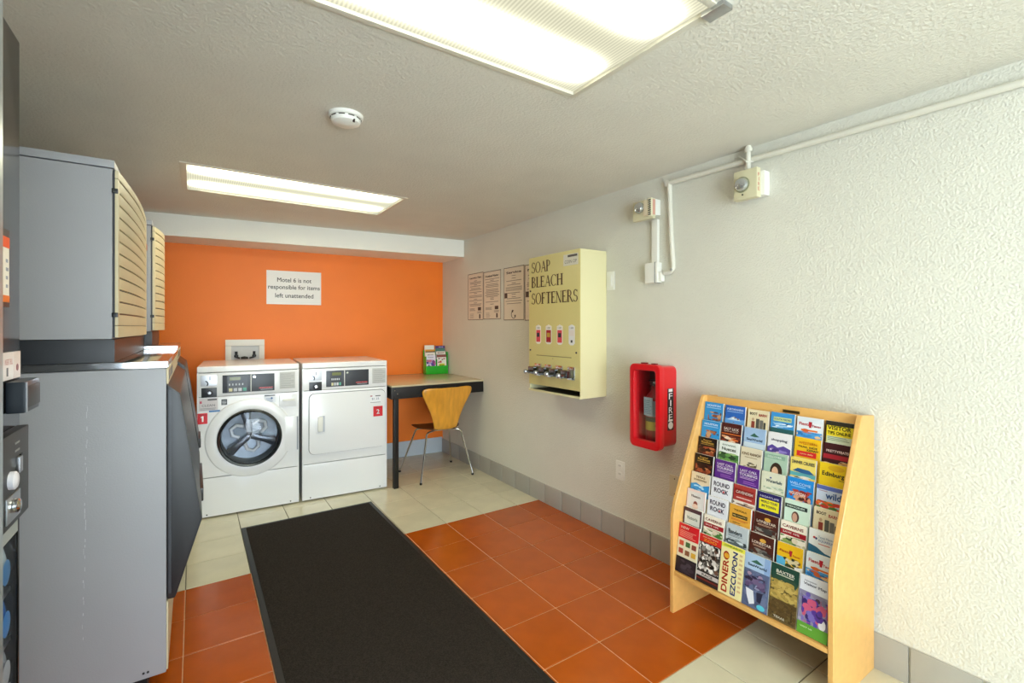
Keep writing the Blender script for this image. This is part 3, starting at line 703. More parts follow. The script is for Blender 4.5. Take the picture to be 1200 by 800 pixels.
# decal on the side that faces the entrance (cabinet's right side, x=+.098)
dc = MB(); dc.box(.0982, .0988, .105, .345, .026, .080); do = dc.build('decal', ink('16161a'), fc, smooth=False)
SIDE = []
def side_text(body, parent, x, y, z, m, w_, h_):
    SIDE.append((body, parent, x, y, z, m, w_, h_))
for q, l_ in enumerate('FIRE'):
    sq = MB(); sq.box(.0988, .0991, .283 - q * .040, .318 - q * .040, .035, .070)
    col = 'f2f2f2' if q % 2 == 0 else '16161a'
    so = sq.build('letter_block', ink('16161a'), do, smooth=False)
    side_text(l_, do, .0994, .3005 - q * .040, .0525, ink('f4f4f4'), .032 if l_ != 'I' else .010, .034)
MB().box(.0988, .0992, .325, .342, .036, .070).build('decal_top', ink('e8e8e8'), do, smooth=False)
MB().lathe([(.021, 0), (.021, .0006)], (.0988, .133, .0525), axis=0, n=20).build('decal_disc', ink('f0f0f0'), do)
MB().box(.0988, .0991, .156, .165, .034, .072).build('decal_bar', ink('e8e8e8'), do, smooth=False)
ex = thing('fire_extinguisher', 'red fire extinguisher with silver label inside the red cabinet', 'fire extinguisher', F_right(XR - .066, -1.2085, .716))
MB().lathe([(.050, 0), (.054, .01), (.054, .245), (.048, .275), (.026, .297), (.020, .31), (.020, .33)], axis=1, n=32).build('cylinder', mat('extinguisher_red', '9c0f18', rough=.3), ex)
MB().lathe([(.0546, .155), (.0546, .285 - .04)], axis=1, n=32).build('paper_label', mat('label_silver', 'a9b7c0', rough=.4), ex)
MB().lathe([(.0548, .075), (.0548, .125)], axis=1, n=32).build('class_label', mat('label_yellow', 'c8b83c', rough=.5), ex)
MB().lathe([(.0547, .125), (.0547, .15)], axis=1, n=32).build('dark_label', mat('label_black', '2a2a2c', rough=.5), ex)
hd = MB(); hd.box(-.016, .016, .328, .352, -.016, .016); hd.build('valve', M_steel, ex, bevel=.003)
hd = MB(); hd.prism([(-.045, .352), (.045, .362), (.055, .372), (-.04, .364)], 2, -.009, .009); hd.build('handle', M_black, ex, bevel=.002)
MB().tube([(.0, .34, .018), (.03, .33, .03), (.05, .28, .035), (.052, .18, .035), (.045, .10, .048)], .007, 8).build('hose', M_black, ex)
MB().lathe([(.012, 0), (.012, .008)], (-.01, .342, .016), axis=2, n=16).build('gauge', M_chrome, ex)
tg = MB().box(-.035, .028, .16, .265, .0565, .0575).build('inspection_tag', mat('tag_blue', 'b4c8d2', rough=.5), ex)
lines(tg, -.03, .02, .17, .255, .0575, 8, ink('7c8f9c'))

# ------------------------------------------------------------------ fire alarm units and conduit
M_alarm = mat('alarm_cream', 'd8d2b0', rough=.45)
M_lens = mat('strobe_lens', 'c9ced2', rough=.08, metal=.85)
a1 = thing('fire_alarm', 'cream fire alarm horn with strobe above a white junction box', 'fire alarm', F_right(XR - .001, -1.12, 2.035), 'fire alarm units')
MB().box(-.05, .075, .02, .115, 0, .045).build('backbox', M_plastic, a1, bevel=.004)
MB().box(-.075, .075, 0, .118, .045, .072).build('body', M_alarm, a1, bevel=.004)
MB().lathe([(.033, 0), (.033, .012), (.026, .024), (.0, .028)], (-.02, .075, .072), n=24).build('strobe', M_lens, a1)
MB().box(.015, .045, .018, .112, .072, .082).build('label_strip', ink('e6d6b8'), a1, bevel=.002)
gr = MB().box(.047, .075, .010, .118, .072, .084).build('horn_grille', mat('grille_cream', 'e8e2c4', rough=.5), a1, bevel=.002)
for q in range(8): MB().box(.052, .071, .018 + q * .012, .025 + q * .012, .084, .0848).build('slot', M_black, gr, smooth=False)
MB().box(.0752, .0758, .02, .11, .05, .07).build('side_label', ink('d8a090'), a1, smooth=False)

a2 = thing('fire_alarm', 'cream fire alarm with round strobe and red lettering under the conduit', 'fire alarm', F_right(XR - .001, -1.765, 2.025), 'fire alarm units')
MB().box(-.05, .075, .0, .118, 0, .048).build('backbox', M_plastic, a2, bevel=.004)
MB().box(-.058, .058, -.01, .132, .048, .085).build('body', M_alarm, a2, bevel=.005)
MB().lathe([(.034, 0), (.034, .010), (.026, .022), (.0, .027)], (-.015, .062, .085), n=28).build('strobe', M_lens, a2)
MB().lathe([(.038, 0), (.038, .004)], (-.015, .062, .0852), n=28).build('strobe_ring', mat('ring_olive', '8a8a68', rough=.4), a2)
MB().cyl((-.012, .012, .085), .004, .003, n=10).build('status_light', M_black, a2)
for q, l_ in enumerate('FIRE'): side_text(l_, a2, .0584, .098 - q * .023, .067, ink('b8402c'), .016 if l_ != 'I' else .004, .017)

def wall_pt(y, z, d=.017): return (XR - d, y, z)
cd = thing('ceiling_conduit', 'thin white metal conduit running along top of the right wall', 'conduit', Matrix.Translation((XR, -1.29, 2.228)))
rel = lambda p: (p[0] - XR, p[1] + 1.29, p[2] - 2.228)
MB().tube([rel(wall_pt(-1.275, 2.230)), rel(wall_pt(-2.3, 2.212)), rel(wall_pt(-5.58, 2.156))], .014, 12).build('pipe', M_wallpipe if 'M_wallpipe' in globals() else mat('painted_pipe', 'dedbce', rough=.5), cd)
M_pipe = mat('painted_pipe', 'dedbce', rough=.5)
MB().tube([rel(wall_pt(-1.27, 2.225)), rel(wall_pt(-1.285, 1.90)), rel(wall_pt(-1.297, 1.752))], .014, 12).build('drop_pipe', M_pipe, cd)
e = MB(); e.lathe([(.019, 0), (.021, .012), (.019, .026)], rel((XR - .028, -1.262, 2.228)), axis=0, n=14); e.lathe([(.015, 0), (.015, .03)], rel((XR - .014, -1.268, 2.20)), axis=2, n=12); e.build('elbow', M_pipe, cd)
e = MB(); e.tube([rel(wall_pt(-1.297, 1.756)), rel(wall_pt(-1.296, 1.73)), rel(wall_pt(-1.28, 1.712, .018)), rel(wall_pt(-1.235, 1.706, .02))], .0135, 12); e.build('lower_elbow', M_pipe, cd)
MB().cyl(rel((XR - .034, -1.292, 1.722)), .008, .006, axis=0, n=10).build('elbow_screw', M_steel, cd)
rc = thing('junction_box', 'white surface junction box with flat raceway below the left fire alarm', 'junction box', F_right(XR - .001, -1.165, 1.655))
MB().box(-.050, .040, 0, .120, 0, .045).build('box', M_plastic, rc, bevel=.003)
MB().box(.022, .026, -.002, .122, .0, .0462).build('cover_seam', mat('seam_grey', '6f7378'), rc)
MB().box(.040, .062, .005, .06, .003, .035).build('side_hub', M_plastic, rc, bevel=.003)
MB().box(-.020, .022, .120, .380, 0, .020).build('raceway', M_plastic, rc, bevel=.003)
dp = thing('alarm_drop_pipe', 'short white pipe dropping from the ceiling to the right fire alarm', 'conduit', Matrix.Translation((XR - .034, -1.752, 2.155)))
MB().cyl((0, 0, .005), .012, CEIL - 2.155 - .005, n=14).build('pipe', M_pipe, dp)
MB().lathe([(.017, 0), (.019, .012), (.016, .024)], (0, 0, CEIL - 2.155 - .03), n=14).build('coupling', M_pipe, dp)
MB().tube([(.016, .055, .100), (-.008, .02, .07), (-.016, 0, .052), (.006, -.02, .05)], .0045, 8).build('tie_wire', M_pipe, dp)

# ------------------------------------------------------------------ brochure rack
YN, YL = -2.268, -1.556          # outer faces of the near and far side boards
rk = thing('brochure_rack', 'maple floor-standing brochure rack leaning back against the right wall', 'rack', Matrix.Translation((2.0, YN, 0)))
prof = [(1.967, 0), (2.338, 0), (2.338, 1.030), (2.225, 1.040), (2.214, 1.030), (1.986, .530), (1.970, .47)]
prof = [(p[0] - 2.0, p[1]) for p in prof]
def side_board(y0, y1):
    m = MB(); n = len(prof)
    m.add([(p[0], y0, p[1]) for p in prof] + [(p[0], y1, p[1]) for p in prof], [tuple(range(n)), tuple(range(n, 2 * n))[::-1]] + [(i, n + i, n + (i + 1) % n, (i + 1) % n) for i in range(n)])
    return m.build('side_board', M_wood, rk, bevel=.005, seg=3)
side_board(0, .020); side_board(YL - YN - .020, YL - YN)
iw0, iw1 = .020, YL - YN - .020
def slab(pts, name, m=M_wood, bevel=.002): return MB().prism(pts, 1, iw0, iw1).build(name, m, rk, bevel=bevel)
sx = lambda z: 2.0465 + (z - .506) * .353 - 2.0     # line through the cover tops
slab([(sx(1.03) + .030, 1.032), (sx(1.03) + .045, 1.032), (sx(.19) + .185, .19), (sx(.19) + .170, .19)], 'back_panel')
slab([(sx(1.0) + .017, .985), (sx(1.0) + .034, .985), (sx(1.03) + .034, 1.036), (sx(1.03) + .017, 1.036)], 'top_rail')
slab([(-.030, .186), (.100, .186), (.100, .206), (-.030, .206)], 'bottom_shelf', bevel=.006)
MB().box(sx(1.0) + .0145, sx(1.0) + .0185, .24, .31, 1.008, 1.020).build('name_plate', mat('name_plate_dark', '4a3c22', rough=.3, metal=.5), rk)

TILT = math.radians(8)
def rack_frame(yc, top_x, top_z):
    # local x -> -Y, y -> up (tilted back), z -> toward the room
    up = Vector((math.sin(TILT), 0, math.cos(TILT))); nx = Vector((0, -1, 0)); nz = nx.cross(up)
    return frame(nx, up, nz, (top_x, yc, top_z))
PINK = 'e3c9c6'
def sea(tx='SeaWorld'): return [('r', 0, .0, 1, .4, '9db9dc'), ('p', [(.28, .17), (.48, .10), (.56, .13), (.72, .165), (.5, .18)], '3c6a5a'), ('t', tx, .5, .235, .74, .05, '1d3550'), ('r', 0, .30, 1, .4, 'c9d6e2')]
def bluetop(t): return [('t', t, .5, .07, .72, .045, 'e6f0ff'), ('r', .1, .115, .9, .13, 'a8cdf0'), ('b', .2, .2, .95, .4, ['8a4a30', 'b06a44', '5a3a34', 'c99a70'], 22)]
def fiesta(): return [('r', 0, 0, 1, .1, 'dfe6ee'), ('t', 'Fiesta', .3, .13, .42, .06, 'd03440'), ('p', [(.46, .08), (.6, .08), (.57, .19), (.49, .19)], 'b02030'), ('t', 'Texas', .76, .15, .36, .045, 'c84450'), ('r', .18, .23, .82, .26, 'e0722c'), ('r', 0, .27, 1, .42, '4d9ad8'), ('e', .35, .25, .14, .03, 'd8602a'), ('b', .0, .28, 1, .42, ['3a86c8', 'e8c08a', '2f6fb0', 'c86038'], 16)]
def bootbarn(): return [('t', 'BOOT', .28, .085, .36, .055, '3a2a20'), ('t', 'BARN', .72, .1, .36, .055, 'b02a28'), ('r', .2, .24, .36, .4, '8c3a30'), ('e', .27, .2, .06, .03, 'c0a080'), ('r', .42, .18, .58, .4, '565650'), ('r', .60, .2, .76, .4, '74706a'), ('r', .78, .24, .88, .4, '4a4a46')]
def rooster(): return [('t', 'Rooster', .5, .06, .46, .035, 'e0b04a'), ('t', 'Roadhouse', .5, .105, .66, .045, 'e8bc50'), ('r', .15, .145, .85, .16, 'a8803a'), ('b', .04, .19, .96, .42, ['7a3420', '9a4a2c', '4a2018', 'c07848', '301410'], 40)]
def purple(): return [('t', 'LAST CALL', .5, .085, .78, .045, 'efe6f4'), ('r', .1, .12, .9, .13, 'c9a8d8'), ('t', 'TOURING', .5, .165, .82, .05, 'efe6f4'), ('l', .12, .21, .9, .26, 2, 'c9a8d8'), ('l', .3, .29, .95, .36, 2, '9a62b8')]
def roundrock(): return [('t', 'ROUND', .5, .115, .78, .095, '3c2c4e'), ('t', 'ROCK', .5, .245, .70, .095, '3c2c4e'), ('e', .62, .25, .04, .02, 'd03038')]
def cavernes(): return [('t', "CAVERNS", .48, .085, .82, .055, '8a2c2c'), ('r', 0, .15, 1, .24, '9c1c28'), ('t', 'SAVE 10%', .42, .19, .66, .035, 'f0e0d8'), ('b', 0, .25, 1, .42, ['4a7a38', '2c4a28', '8aa05a', 'c8c0a0'], 26), ('e', .58, .31, .12, .05, 'e0d0b8')]
def brownstar(): return [('e', .55, .10, .13, .035, 'd8a440'), ('t', 'LONESTAR', .5, .16, .8, .05, 'efe0d0'), ('l', .15, .205, .85, .24, 2, 'c8a890'), ('b', .05, .26, .95, .42, ['6a6662', '8a847c', '403c3a', 'a8a098'], 24)]
COVERS = [
 # row 0 (top tier)
 [('2a8cd0', bluetop('HOUSTON'), 'sky blue brochures with brown cottage picture'), ('2a62b8', [('t', 'PORTARANSAS', .5, .08, .82, .045, 'e0ecff'), ('r', .1, .125, .9, .14, '9abce8'), ('r', 0, .28, 1, .5, '5f9ad8'), ('p', [(.1, .31), (.45, .23), (.85, .31)], 'b8cfe8'), ('b', .3, .24, .75, .36, ['e8eef4', '8a6a5a'], 8)], 'deep blue brochures with white title'), ('e2d3b0', bootbarn(), 'cream brochures with boots picture'), ('3a8fd0', [('r', .12, .09, .88, .17, 'c8d890'), ('t', 'SOUTH PADRE', .5, .13, .7, .04, '2a6a9a'), ('b', .05, .2, .95, .3, ['e8f0f8', '2a4a6a', 'a0c8e8'], 14), ('r', 0, .31, 1, .5, '2a5a5a')], 'light blue brochures with pale green title'), ('e4e8ee', fiesta(), 'white brochures with red goblet and blue picture'), ('2a2620', [('r', .04, .08, 1, .40, 'e6cf2c'), ('t', 'VISITOR', .5, .12, .84, .075, '1c1a14'), ('t', 'TIPS ONLINE', .5, .21, .84, .06, '1c1a14'), ('r', .06, .27, .98, .40, 'c8d0b8'), ('l', .1, .28, .9, .36, 3, '7a8a70')], 'black and yellow brochures with bold black title')],
 # row 1
 [('2f92d4', bluetop('HOUSTON'), 'sky blue brochures with brown cottage picture'), ('4a1a18', [('t', 'SALT LICK', .5, .12, .76, .055, 'f0e4dc'), ('t', 'BAR-B-QUE', .5, .175, .7, .03, 'd8c0b0'), ('r', 0, .22, 1, .24, 'd06a28'), ('b', .02, .26, .98, .42, ['c8602c', 'e0a070', '7a3020', '301010', 'e8d0b8'], 30)], 'dark red brochures with white title over grilled food'), ('9db9dc', sea(), 'pale blue brochures with small green hill emblem'), ('e6e4e6', [('t', 'shopping', .5, .15, .7, .06, '4a4a60'), ('p', [(0, .30), (.2, .24), (.45, .29), (.7, .24), (1, .29), (1, .5), (0, .5)], '5a4698'), ('b', .1, .28, .9, .42, ['4a3a80', '8a7ac0', 'd8c8d0'], 14)], 'white brochures with violet wave'), ('e9b81e', [('t', 'WESTERN', .5, .1, .7, .05, 'd07a1c'), ('t', 'TRAIL RIDE', .5, .17, .76, .035, '4a4030'), ('t', 'KEMAH', .7, .22, .42, .04, '2a2a2a'), ('r', .1, .25, .85, .35, 'd02a28'), ('t', 'open daily', .48, .30, .5, .03, 'f0d8a0')], 'golden brochures with red button'), ('3c1418', [('t', 'PRETTYFEATS', .5, .14, .8, .045, 'f0d8d0'), ('r', 0, .20, 1, .28, 'a82430'), ('b', 0, .3, 1, .42, ['e0c8a0', 'c89a60', '8a4a30'], 16)], 'dark maroon brochures with red stripe')],
 # row 2
 [('1e1410', rooster(), 'black brochures with gold title and brick picture'), ('e8ece8', [('t', 'KAYAKING', .5, .07, .66, .035, '6a7a70'), ('t', 'Nueces', .5, .15, .7, .07, '3a4a3c'), ('r', 0, .24, 1, .42, '4a7a40'), ('b', 0, .22, 1, .42, ['3a5a34', '6a9a50', '2a4028', 'a8c080'], 30)], 'white brochures with dark green lawn picture'), ('d9cdb4', [('t', 'KING RANCH', .5, .13, .88, .06, '7a5a38'), ('l', .2, .19, .8, .22, 1, 'a08a68'), ('b', .1, .29, .8, .42, ['3a342c', '6a5a48', '8a7a60'], 20)], 'tan brochures with brown ranch title'), ('a9c2ae', [('r', .0, .04, .9, .12, '8fb09a'), ('t', 'DISCOVER', .45, .08, .6, .035, 'e8f0e8'), ('e', .55, .35, .26, .17, '3a2a20'), ('e', .5, .37, .14, .11, 'd8b090'), ('r', .0, .4, .35, .5, 'c8d0b8')], 'soft green brochures with portrait of dark-haired person'), ('e6cf6a', [('t', 'DINNER CRUISES', .5, .085, .9, .06, '2a3a54'), ('p', [(.1, .25), (.3, .19), (.75, .2), (.95, .26), (.6, .28)], '2a5a8a'), ('r', 0, .27, 1, .34, '5aa0a8'), ('b', 0, .32, 1, .42, ['c8503c', 'e8e0d0', '3a5a6a'], 14)], 'pale yellow brochures with blue ship picture'), ('e8c41e', [('t', 'Edinburg', .5, .2, .8, .10, '2a2a30'), ('e', .6, .08, .3, .05, 'd8a820'), ('t', 'TEXAS', .8, .27, .2, .02, '2a2a30')], 'plain mustard yellow brochures with black handwriting')],
 # row 3
 [('1e1410', rooster(), 'black brochures with gold title and brick picture'), ('5b2a86', purple(), 'purple brochures with white arched lettering'), ('5b2a86', purple(), 'purple brochures with white arched lettering'), ('d9d8c2', [('t', 'Waterfalls', .55, .16, .7, .06, '4a5a6a'), ('e', .4, .1, .04, .015, '3a4a8a'), ('b', .1, .24, 1, .36, ['c8d0c0', 'a8b8a0', 'e8e8d8'], 12), ('r', 0, .38, 1, .42, '5a7a50')], 'off-white brochures with small grey cursive title'), ('1f86d6', [('t', 'WELCOME', .5, .1, .8, .05, 'bfe0ff'), ('l', .15, .14, .85, .18, 1, '8ac4f4'), ('b', .1, .2, .95, .42, ['8a2c28', 'b0443a', '4a2420', 'd8a080'], 34), ('t', 'HOUSTON', .4, .28, .62, .055, 'f4f0e8')], 'bright blue brochures with red brick house picture'), ('c4cfe4', [('r', 0, 0, 1, .07, '5a6ab0'), ('t', 'wild', .62, .16, .56, .12, '3a5a9a'), ('l', .1, .09, .5, .11, 1, 'a05a6a'), ('b', 0, .26, 1, .42, ['e0562c', 'f08a3c', 'c83a30', '4a7a3a'], 40)], 'lavender brochures with orange wildflower picture')],
 # row 4
 [('e2cfb0', [('t', 'TEXAS', .5, .09, .5, .05, '8a6a48'), ('t', 'BOARDWALK', .5, .15, .7, .04, '8a6a48'), ('p', [(0, .26), (.3, .22), (.6, .27), (1, .22), (1, .5), (0, .5)], '2f8ed0'), ('b', .1, .26, .9, .42, ['2a7ac0', 'a8d4f0'], 14)], 'sand brochures with blue water'), ('e2e2ea', roundrock(), 'white brochures with chunky plum lettering'), ('a83a34', [('r', .06, .08, .92, .20, '8a2420'), ('t', 'CAVENDISH', .5, .14, .76, .055, 'f0e4dc'), ('l', .15, .24, .85, .28, 1, 'e8c8c0'), ('r', 0, .31, 1, .42, 'e8dcd0'), ('b', 0, .32, 1, .4, ['8a6a5a', '4a3a34', 'c8a890'], 14)], 'brick red brochures with framed white title'), ('2a2560', [('t', 'NIGHTLIFE', .5, .075, .8, .035, 'd8d4f0'), ('r', .08, .12, .92, .32, 'e8dc28'), ('t', 'WORLD TOURS', .5, .17, .72, .05, '2a2560'), ('t', 'IN TOWN', .5, .25, .6, .05, '2a2560')], 'navy brochures with yellow block'), ('cfe4d4', [('r', .02, .08, .9, .15, '2c3c34'), ('t', 'MEMORIES', .45, .115, .7, .03, 'e0f0e4'), ('e', .45, .29, .15, .10, '5a3a30'), ('e', .43, .30, .10, .08, 'c89a84'), ('r', 0, .38, 1, .5, 'b8d4c0')], 'mint brochures with small portrait and dark band'), ('e2d3b0', bootbarn(), 'cream brochures with boots picture')],
 # row 5
 [(PINK, [('r', .06, .04, .94, .42, 'd8d4d4'), ('t', 'Museum', .5, .13, .5, .05, '5a3a3c'), ('e', .5, .30, .12, .07, '8a4a40'), ('e', .5, .34, .16, .05, 'e0c0b0')], 'rosy brochures with small portrait'), ('e2e2ea', roundrock(), 'white brochures with chunky plum lettering'), ('dca23c', [('t', 'TEXAS', .5, .1, .6, .035, '6a4a1c'), ('r', .15, .17, .85, .24, '3a2c18'), ('t', 'HILL COUNTRY', .5, .205, .64, .03, 'e8c878'), ('l', .1, .27, .9, .31, 2, 'c0502c'), ('b', .1, .33, .9, .42, ['3a2c18', '8a5a28', 'c88a3c'], 16)], 'amber brochures with dark title bar'), ('4a2018', brownstar(), 'chocolate brochures with gold star'), ('efe4d4', cavernes(), 'cream brochures with red discount band and green picture'), ('e8eaec', [('e', .2, .14, .05, .02, 'c0383c'), ('e', .27, .15, .04, .02, '2a3a7a'), ('t', 'Texas Marine', .62, .11, .56, .04, '9aa8c0'), ('t', 'AQUARIUM', .62, .17, .56, .05, '8a9ac0'), ('l', .35, .22, .85, .25, 1, 'c05a60'), ('p', [(0, .26), (.3, .29), (.6, .36), (1, .38), (1, .5), (0, .5)], '2f6a8a')], 'white brochures with teal wave and red-blue dots')],
 # row 6
 [('4a3038', [('r', .08, .08, .92, .34, 'd8d8d0'), ('t', 'Victoria', .5, .2, .6, .07, '7a8a80')], 'dark plum brochures with pale framed title'), ('efe4d4', cavernes(), 'cream brochures with red discount band and green picture'), ('b9c2c8', [('t', 'Bandera', .42, .14, .64, .09, '4a545c'), ('l', .1, .2, .8, .24, 2, '6a747c'), ('b', 0, .26, 1, .42, ['5a6468', '8a9498', '3a4448', 'd0d8dc'], 34)], 'silver grey brochures with monochrome town picture'), ('4a2018', brownstar(), 'chocolate brochures with gold star'), ('e6b41e', [('t', 'Fiesta', .3, .14, .4, .045, 'c04a2c'), ('p', [(.47, .1), (.6, .1), (.57, .2), (.5, .2)], 'a82430'), ('t', 'Texas', .75, .17, .3, .03, 'c04a2c'), ('r', 0, .25, .35, .42, '5ab0d8'), ('b', .2, .22, .95, .42, ['3a4a2c', '6a4a2c', 'd8c8a0', '2a2a24'], 26), ('p', [(.7, .36), (1, .33), (1, .42), (.75, .42)], 'e8e8ea')], 'yellow brochures with red goblet and dark picture'), ('e4e8ee', fiesta(), 'white brochures with red goblet and blue picture')],
]
TIER = ['top tier', 'second tier', 'third tier', 'fourth tier', 'fifth tier', 'sixth tier', 'seventh tier']
ORD = ['far end', 'second from far end', 'third from far end', 'third from near end', 'second from near end', 'near end']
for r_ in range(7):
    top_z = 1.004 - r_ * .0832; slabm = MB()
    ty = 2.0465 + (top_z - .506) * .353
    for c_ in range(6):
        yc = -1.632 - c_ * .112 + random.uniform(-.003, .003)
        base, ops, lab = COVERS[r_][c_]
        h_ = .229 + random.uniform(-.004, .004)
        leaflet(rack_frame(yc, ty, top_z + random.uniform(-.004, .004)), random.uniform(.098, .1025), .225, random.uniform(.009, .0135), base, ops,
                lab + ', rack %s, %s' % (TIER[r_], ORD[c_]), 'brochures in the maple rack')
    # ledge under this tier
    bz = top_z - .229 * math.cos(TILT); bx = ty - .229 * math.sin(TILT) - 2.0
    slab([(bx - .0005, bz - .003), (bx + .014, bz - .003), (bx + .014, bz), (bx - .0005, bz)], 'tier_ledge', bevel=0)

BIG = [
 ('e6dcc0', [('r', 0, 0, 1, .30, 'd02028'), ('t', 'NEW', .3, .08, .4, .05, 'f0d8c8'), ('l', .06, .14, .9, .28, 5, 'e89080'), ('b', .04, .32, .96, .45, ['c83a2c', '4a7a3a', 'd89a4c', '8a3a2c'], 0), ('r', .08, .35, .30, .45, 'c8543c'), ('r', .40, .35, .62, .45, '4a7040'), ('r', .70, .36, .92, .46, '8a4438'), ('r', .08, .51, .30, .61, 'a84438'), ('r', .40, .52, .62, .62, '8a5a3c'), ('r', .70, .52, .92, .62, 'd8a83c'), ('r', 0, .68, 1, 1, '2a2228'), ('b', .1, .72, .95, .98, ['3a3038', '4a4048'], 16)], 'red and cream coupon magazine with dark foot and picture squares', 'coupon magazine'),
 ('2c2624', [('r', 0, 0, 1, .16, 'd02a24'), ('t', 'SAN ANTONIO', .5, .05, .7, .03, 'f0c8a0'), ('t', 'ZOO', .5, .11, .6, .05, 'f0b030'), ('b', .02, .17, .98, .75, ['d8d4d0', '8a8480', '4a4440', '6a4a3c', 'b8b0a8', '1c1816', 'f0ece8'], 270), ('r', 0, .78, 1, .86, 'c8c0bc'), ('t', 'RACE', .5, .82, .5, .05, '4a4440'), ('r', 0, .90, 1, .93, '7a2a24')], 'magazine with red top and busy black-and-white picture', 'magazine'),
 ('ece2a8', [('r', 0, 0, 1, .08, 'e6e04a'), ('t', 'COMPLIMENTS', .5, .04, .8, .035, '4a7a4a'), ('t', 'DINERO', .24, .55, .80, .26, 'd0442c', 1.5708), ('t', 'EZCUPON', .62, .53, .84, .22, '2a3c86', 1.5708), ('e', .26, .24, .12, .05, 'e0a030'), ('l', .80, .12, .95, .9, 9, 'd8b88a')], 'yellow magazine with large sideways red and blue lettering', 'magazine'),
 ('a9c2e0', [('p', [(.24, .15), (.46, .09), (.56, .11), (.74, .15), (.5, .165)], '3c6a5a'), ('t', 'SeaWorld', .5, .21, .74, .05, '1d3550'), ('r', .78, 0, 1, .3, '8aa8d4'), ('r', 0, .30, 1, 1, '5a6688'), ('b', 0, .30, 1, .98, ['525e80', '616d90', '6a7496', '4a5474'], 120), ('p', [(.02, .40), (.22, .33), (.40, .42), (.46, .58), (.30, .66), (.08, .60)], '3a3452'), ('p', [(.45, .40), (.66, .34), (.86, .44), (.82, .62), (.60, .66), (.48, .56)], '40385a'), ('e', .22, .38, .09, .035, 'a08aa0'), ('e', .66, .39, .09, .035, '9a86a4'), ('b', .05, .4, .9, .64, ['5a4a70', '2c2840', '6c5c80', '8a90b0'], 30), ('p', [(.12, .66), (.42, .68), (.5, .9), (.3, .95), (.18, .8)], 'dfe2ec'), ('p', [(.55, .68), (.8, .66), (.72, .86), (.58, .84)], '2a2c44'), ('e', .75, .93, .16, .05, '5ac0d8')], 'pale blue brochure with riders picture and tiny hill emblem', 'brochures'),
 ('6a5a34', [('r', 0, 0, 1, .24, '1f4438'), ('t', 'BAXTER', .52, .12, .66, .06, 'eae6d8'), ('r', .2, .165, .82, .18, 'd8d4c0'), ('e', .5, .28, .5, .10, '2c4a3a'), ('b', 0, .26, 1, .62, ['a88e48', 'b69a52', '9a8442', 'bfa55c'], 150), ('b', 0, .62, 1, .97, ['5a4628', '4c3b22', '604c2c', '54401f'], 120), ('r', .12, .66, .2, .9, '3c2f1a'), ('r', .5, .64, .57, .9, '42341e'), ('r', .8, .66, .86, .92, '3c2f1a'), ('t', 'TEXAS', .4, .93, .4, .04, 'e8e4d8')], 'dark green and ochre brochure with woodland picture', 'brochures'),
 ('dfe0ea', [('t', 'Houston', .35, .08, .4, .03, '8a8a98'), ('t', 'Visitor Map', .5, .14, .76, .06, '5a5a70'), ('r', 0, .26, 1, 1, '8a84a0'), ('b', 0, .26, 1, .8, ['8a84a0', '9690aa', '7c7694', 'a49eb4'], 100), ('p', [(.62, .34), (.95, .32), (1, .62), (.7, .64)], 'b04a72'), ('p', [(.16, .36), (.44, .34), (.56, .50), (.40, .56), (.22, .50)], '5a3f9c'), ('e', .30, .31, .08, .04, '6a5ab0'), ('e', .20, .42, .08, .05, 'd87a48'), ('p', [(.26, .50), (.40, .50), (.44, .80), (.32, .82)], '4a3a98'), ('p', [(.46, .50), (.60, .52), (.66, .80), (.54, .82)], '5a48ac'), ('e', .62, .36, .08, .04, '4a3040'), ('b', .1, .34, .95, .78, ['5a3a98', '3a2a6a', 'c8587a', '7a6ab8'], 36), ('e', .8, .72, .12, .09, 'e8e4ee'), ('r', 0, .80, 1, 1, '5f9a34'), ('t', 'VISIT US', .3, .87, .4, .025, 'd8e8c0')], 'white-topped visitor map with purple cyclists above green strip', 'map'),
]
yl = [-1.579, -1.691, -1.803, -1.913, -2.024, -2.135]
for q, (base, ops, lab, cat_) in enumerate(BIG):
    w_ = .107 if q > 1 else .110
    top_z = .424 + (.012 if q == 0 else 0); 
    up = math.radians(9)
    L_ = (top_z - .211) / math.cos(up)
    upv = Vector((math.sin(up), 0, math.cos(up))); nx = Vector((0, -1, 0)); nz = nx.cross(upv)
    mt = frame(nx, upv, nz, (2.0145, yl[q] - w_ / 2, top_z))
    leaflet(mt, w_, L_, .008, base, ops, lab + ', bottom shelf of rack', 'large leaflets on the bottom shelf', 'brochure_stack' if cat_ == 'brochures' else ('visitor_map' if cat_ == 'map' else 'magazine'), cat_)

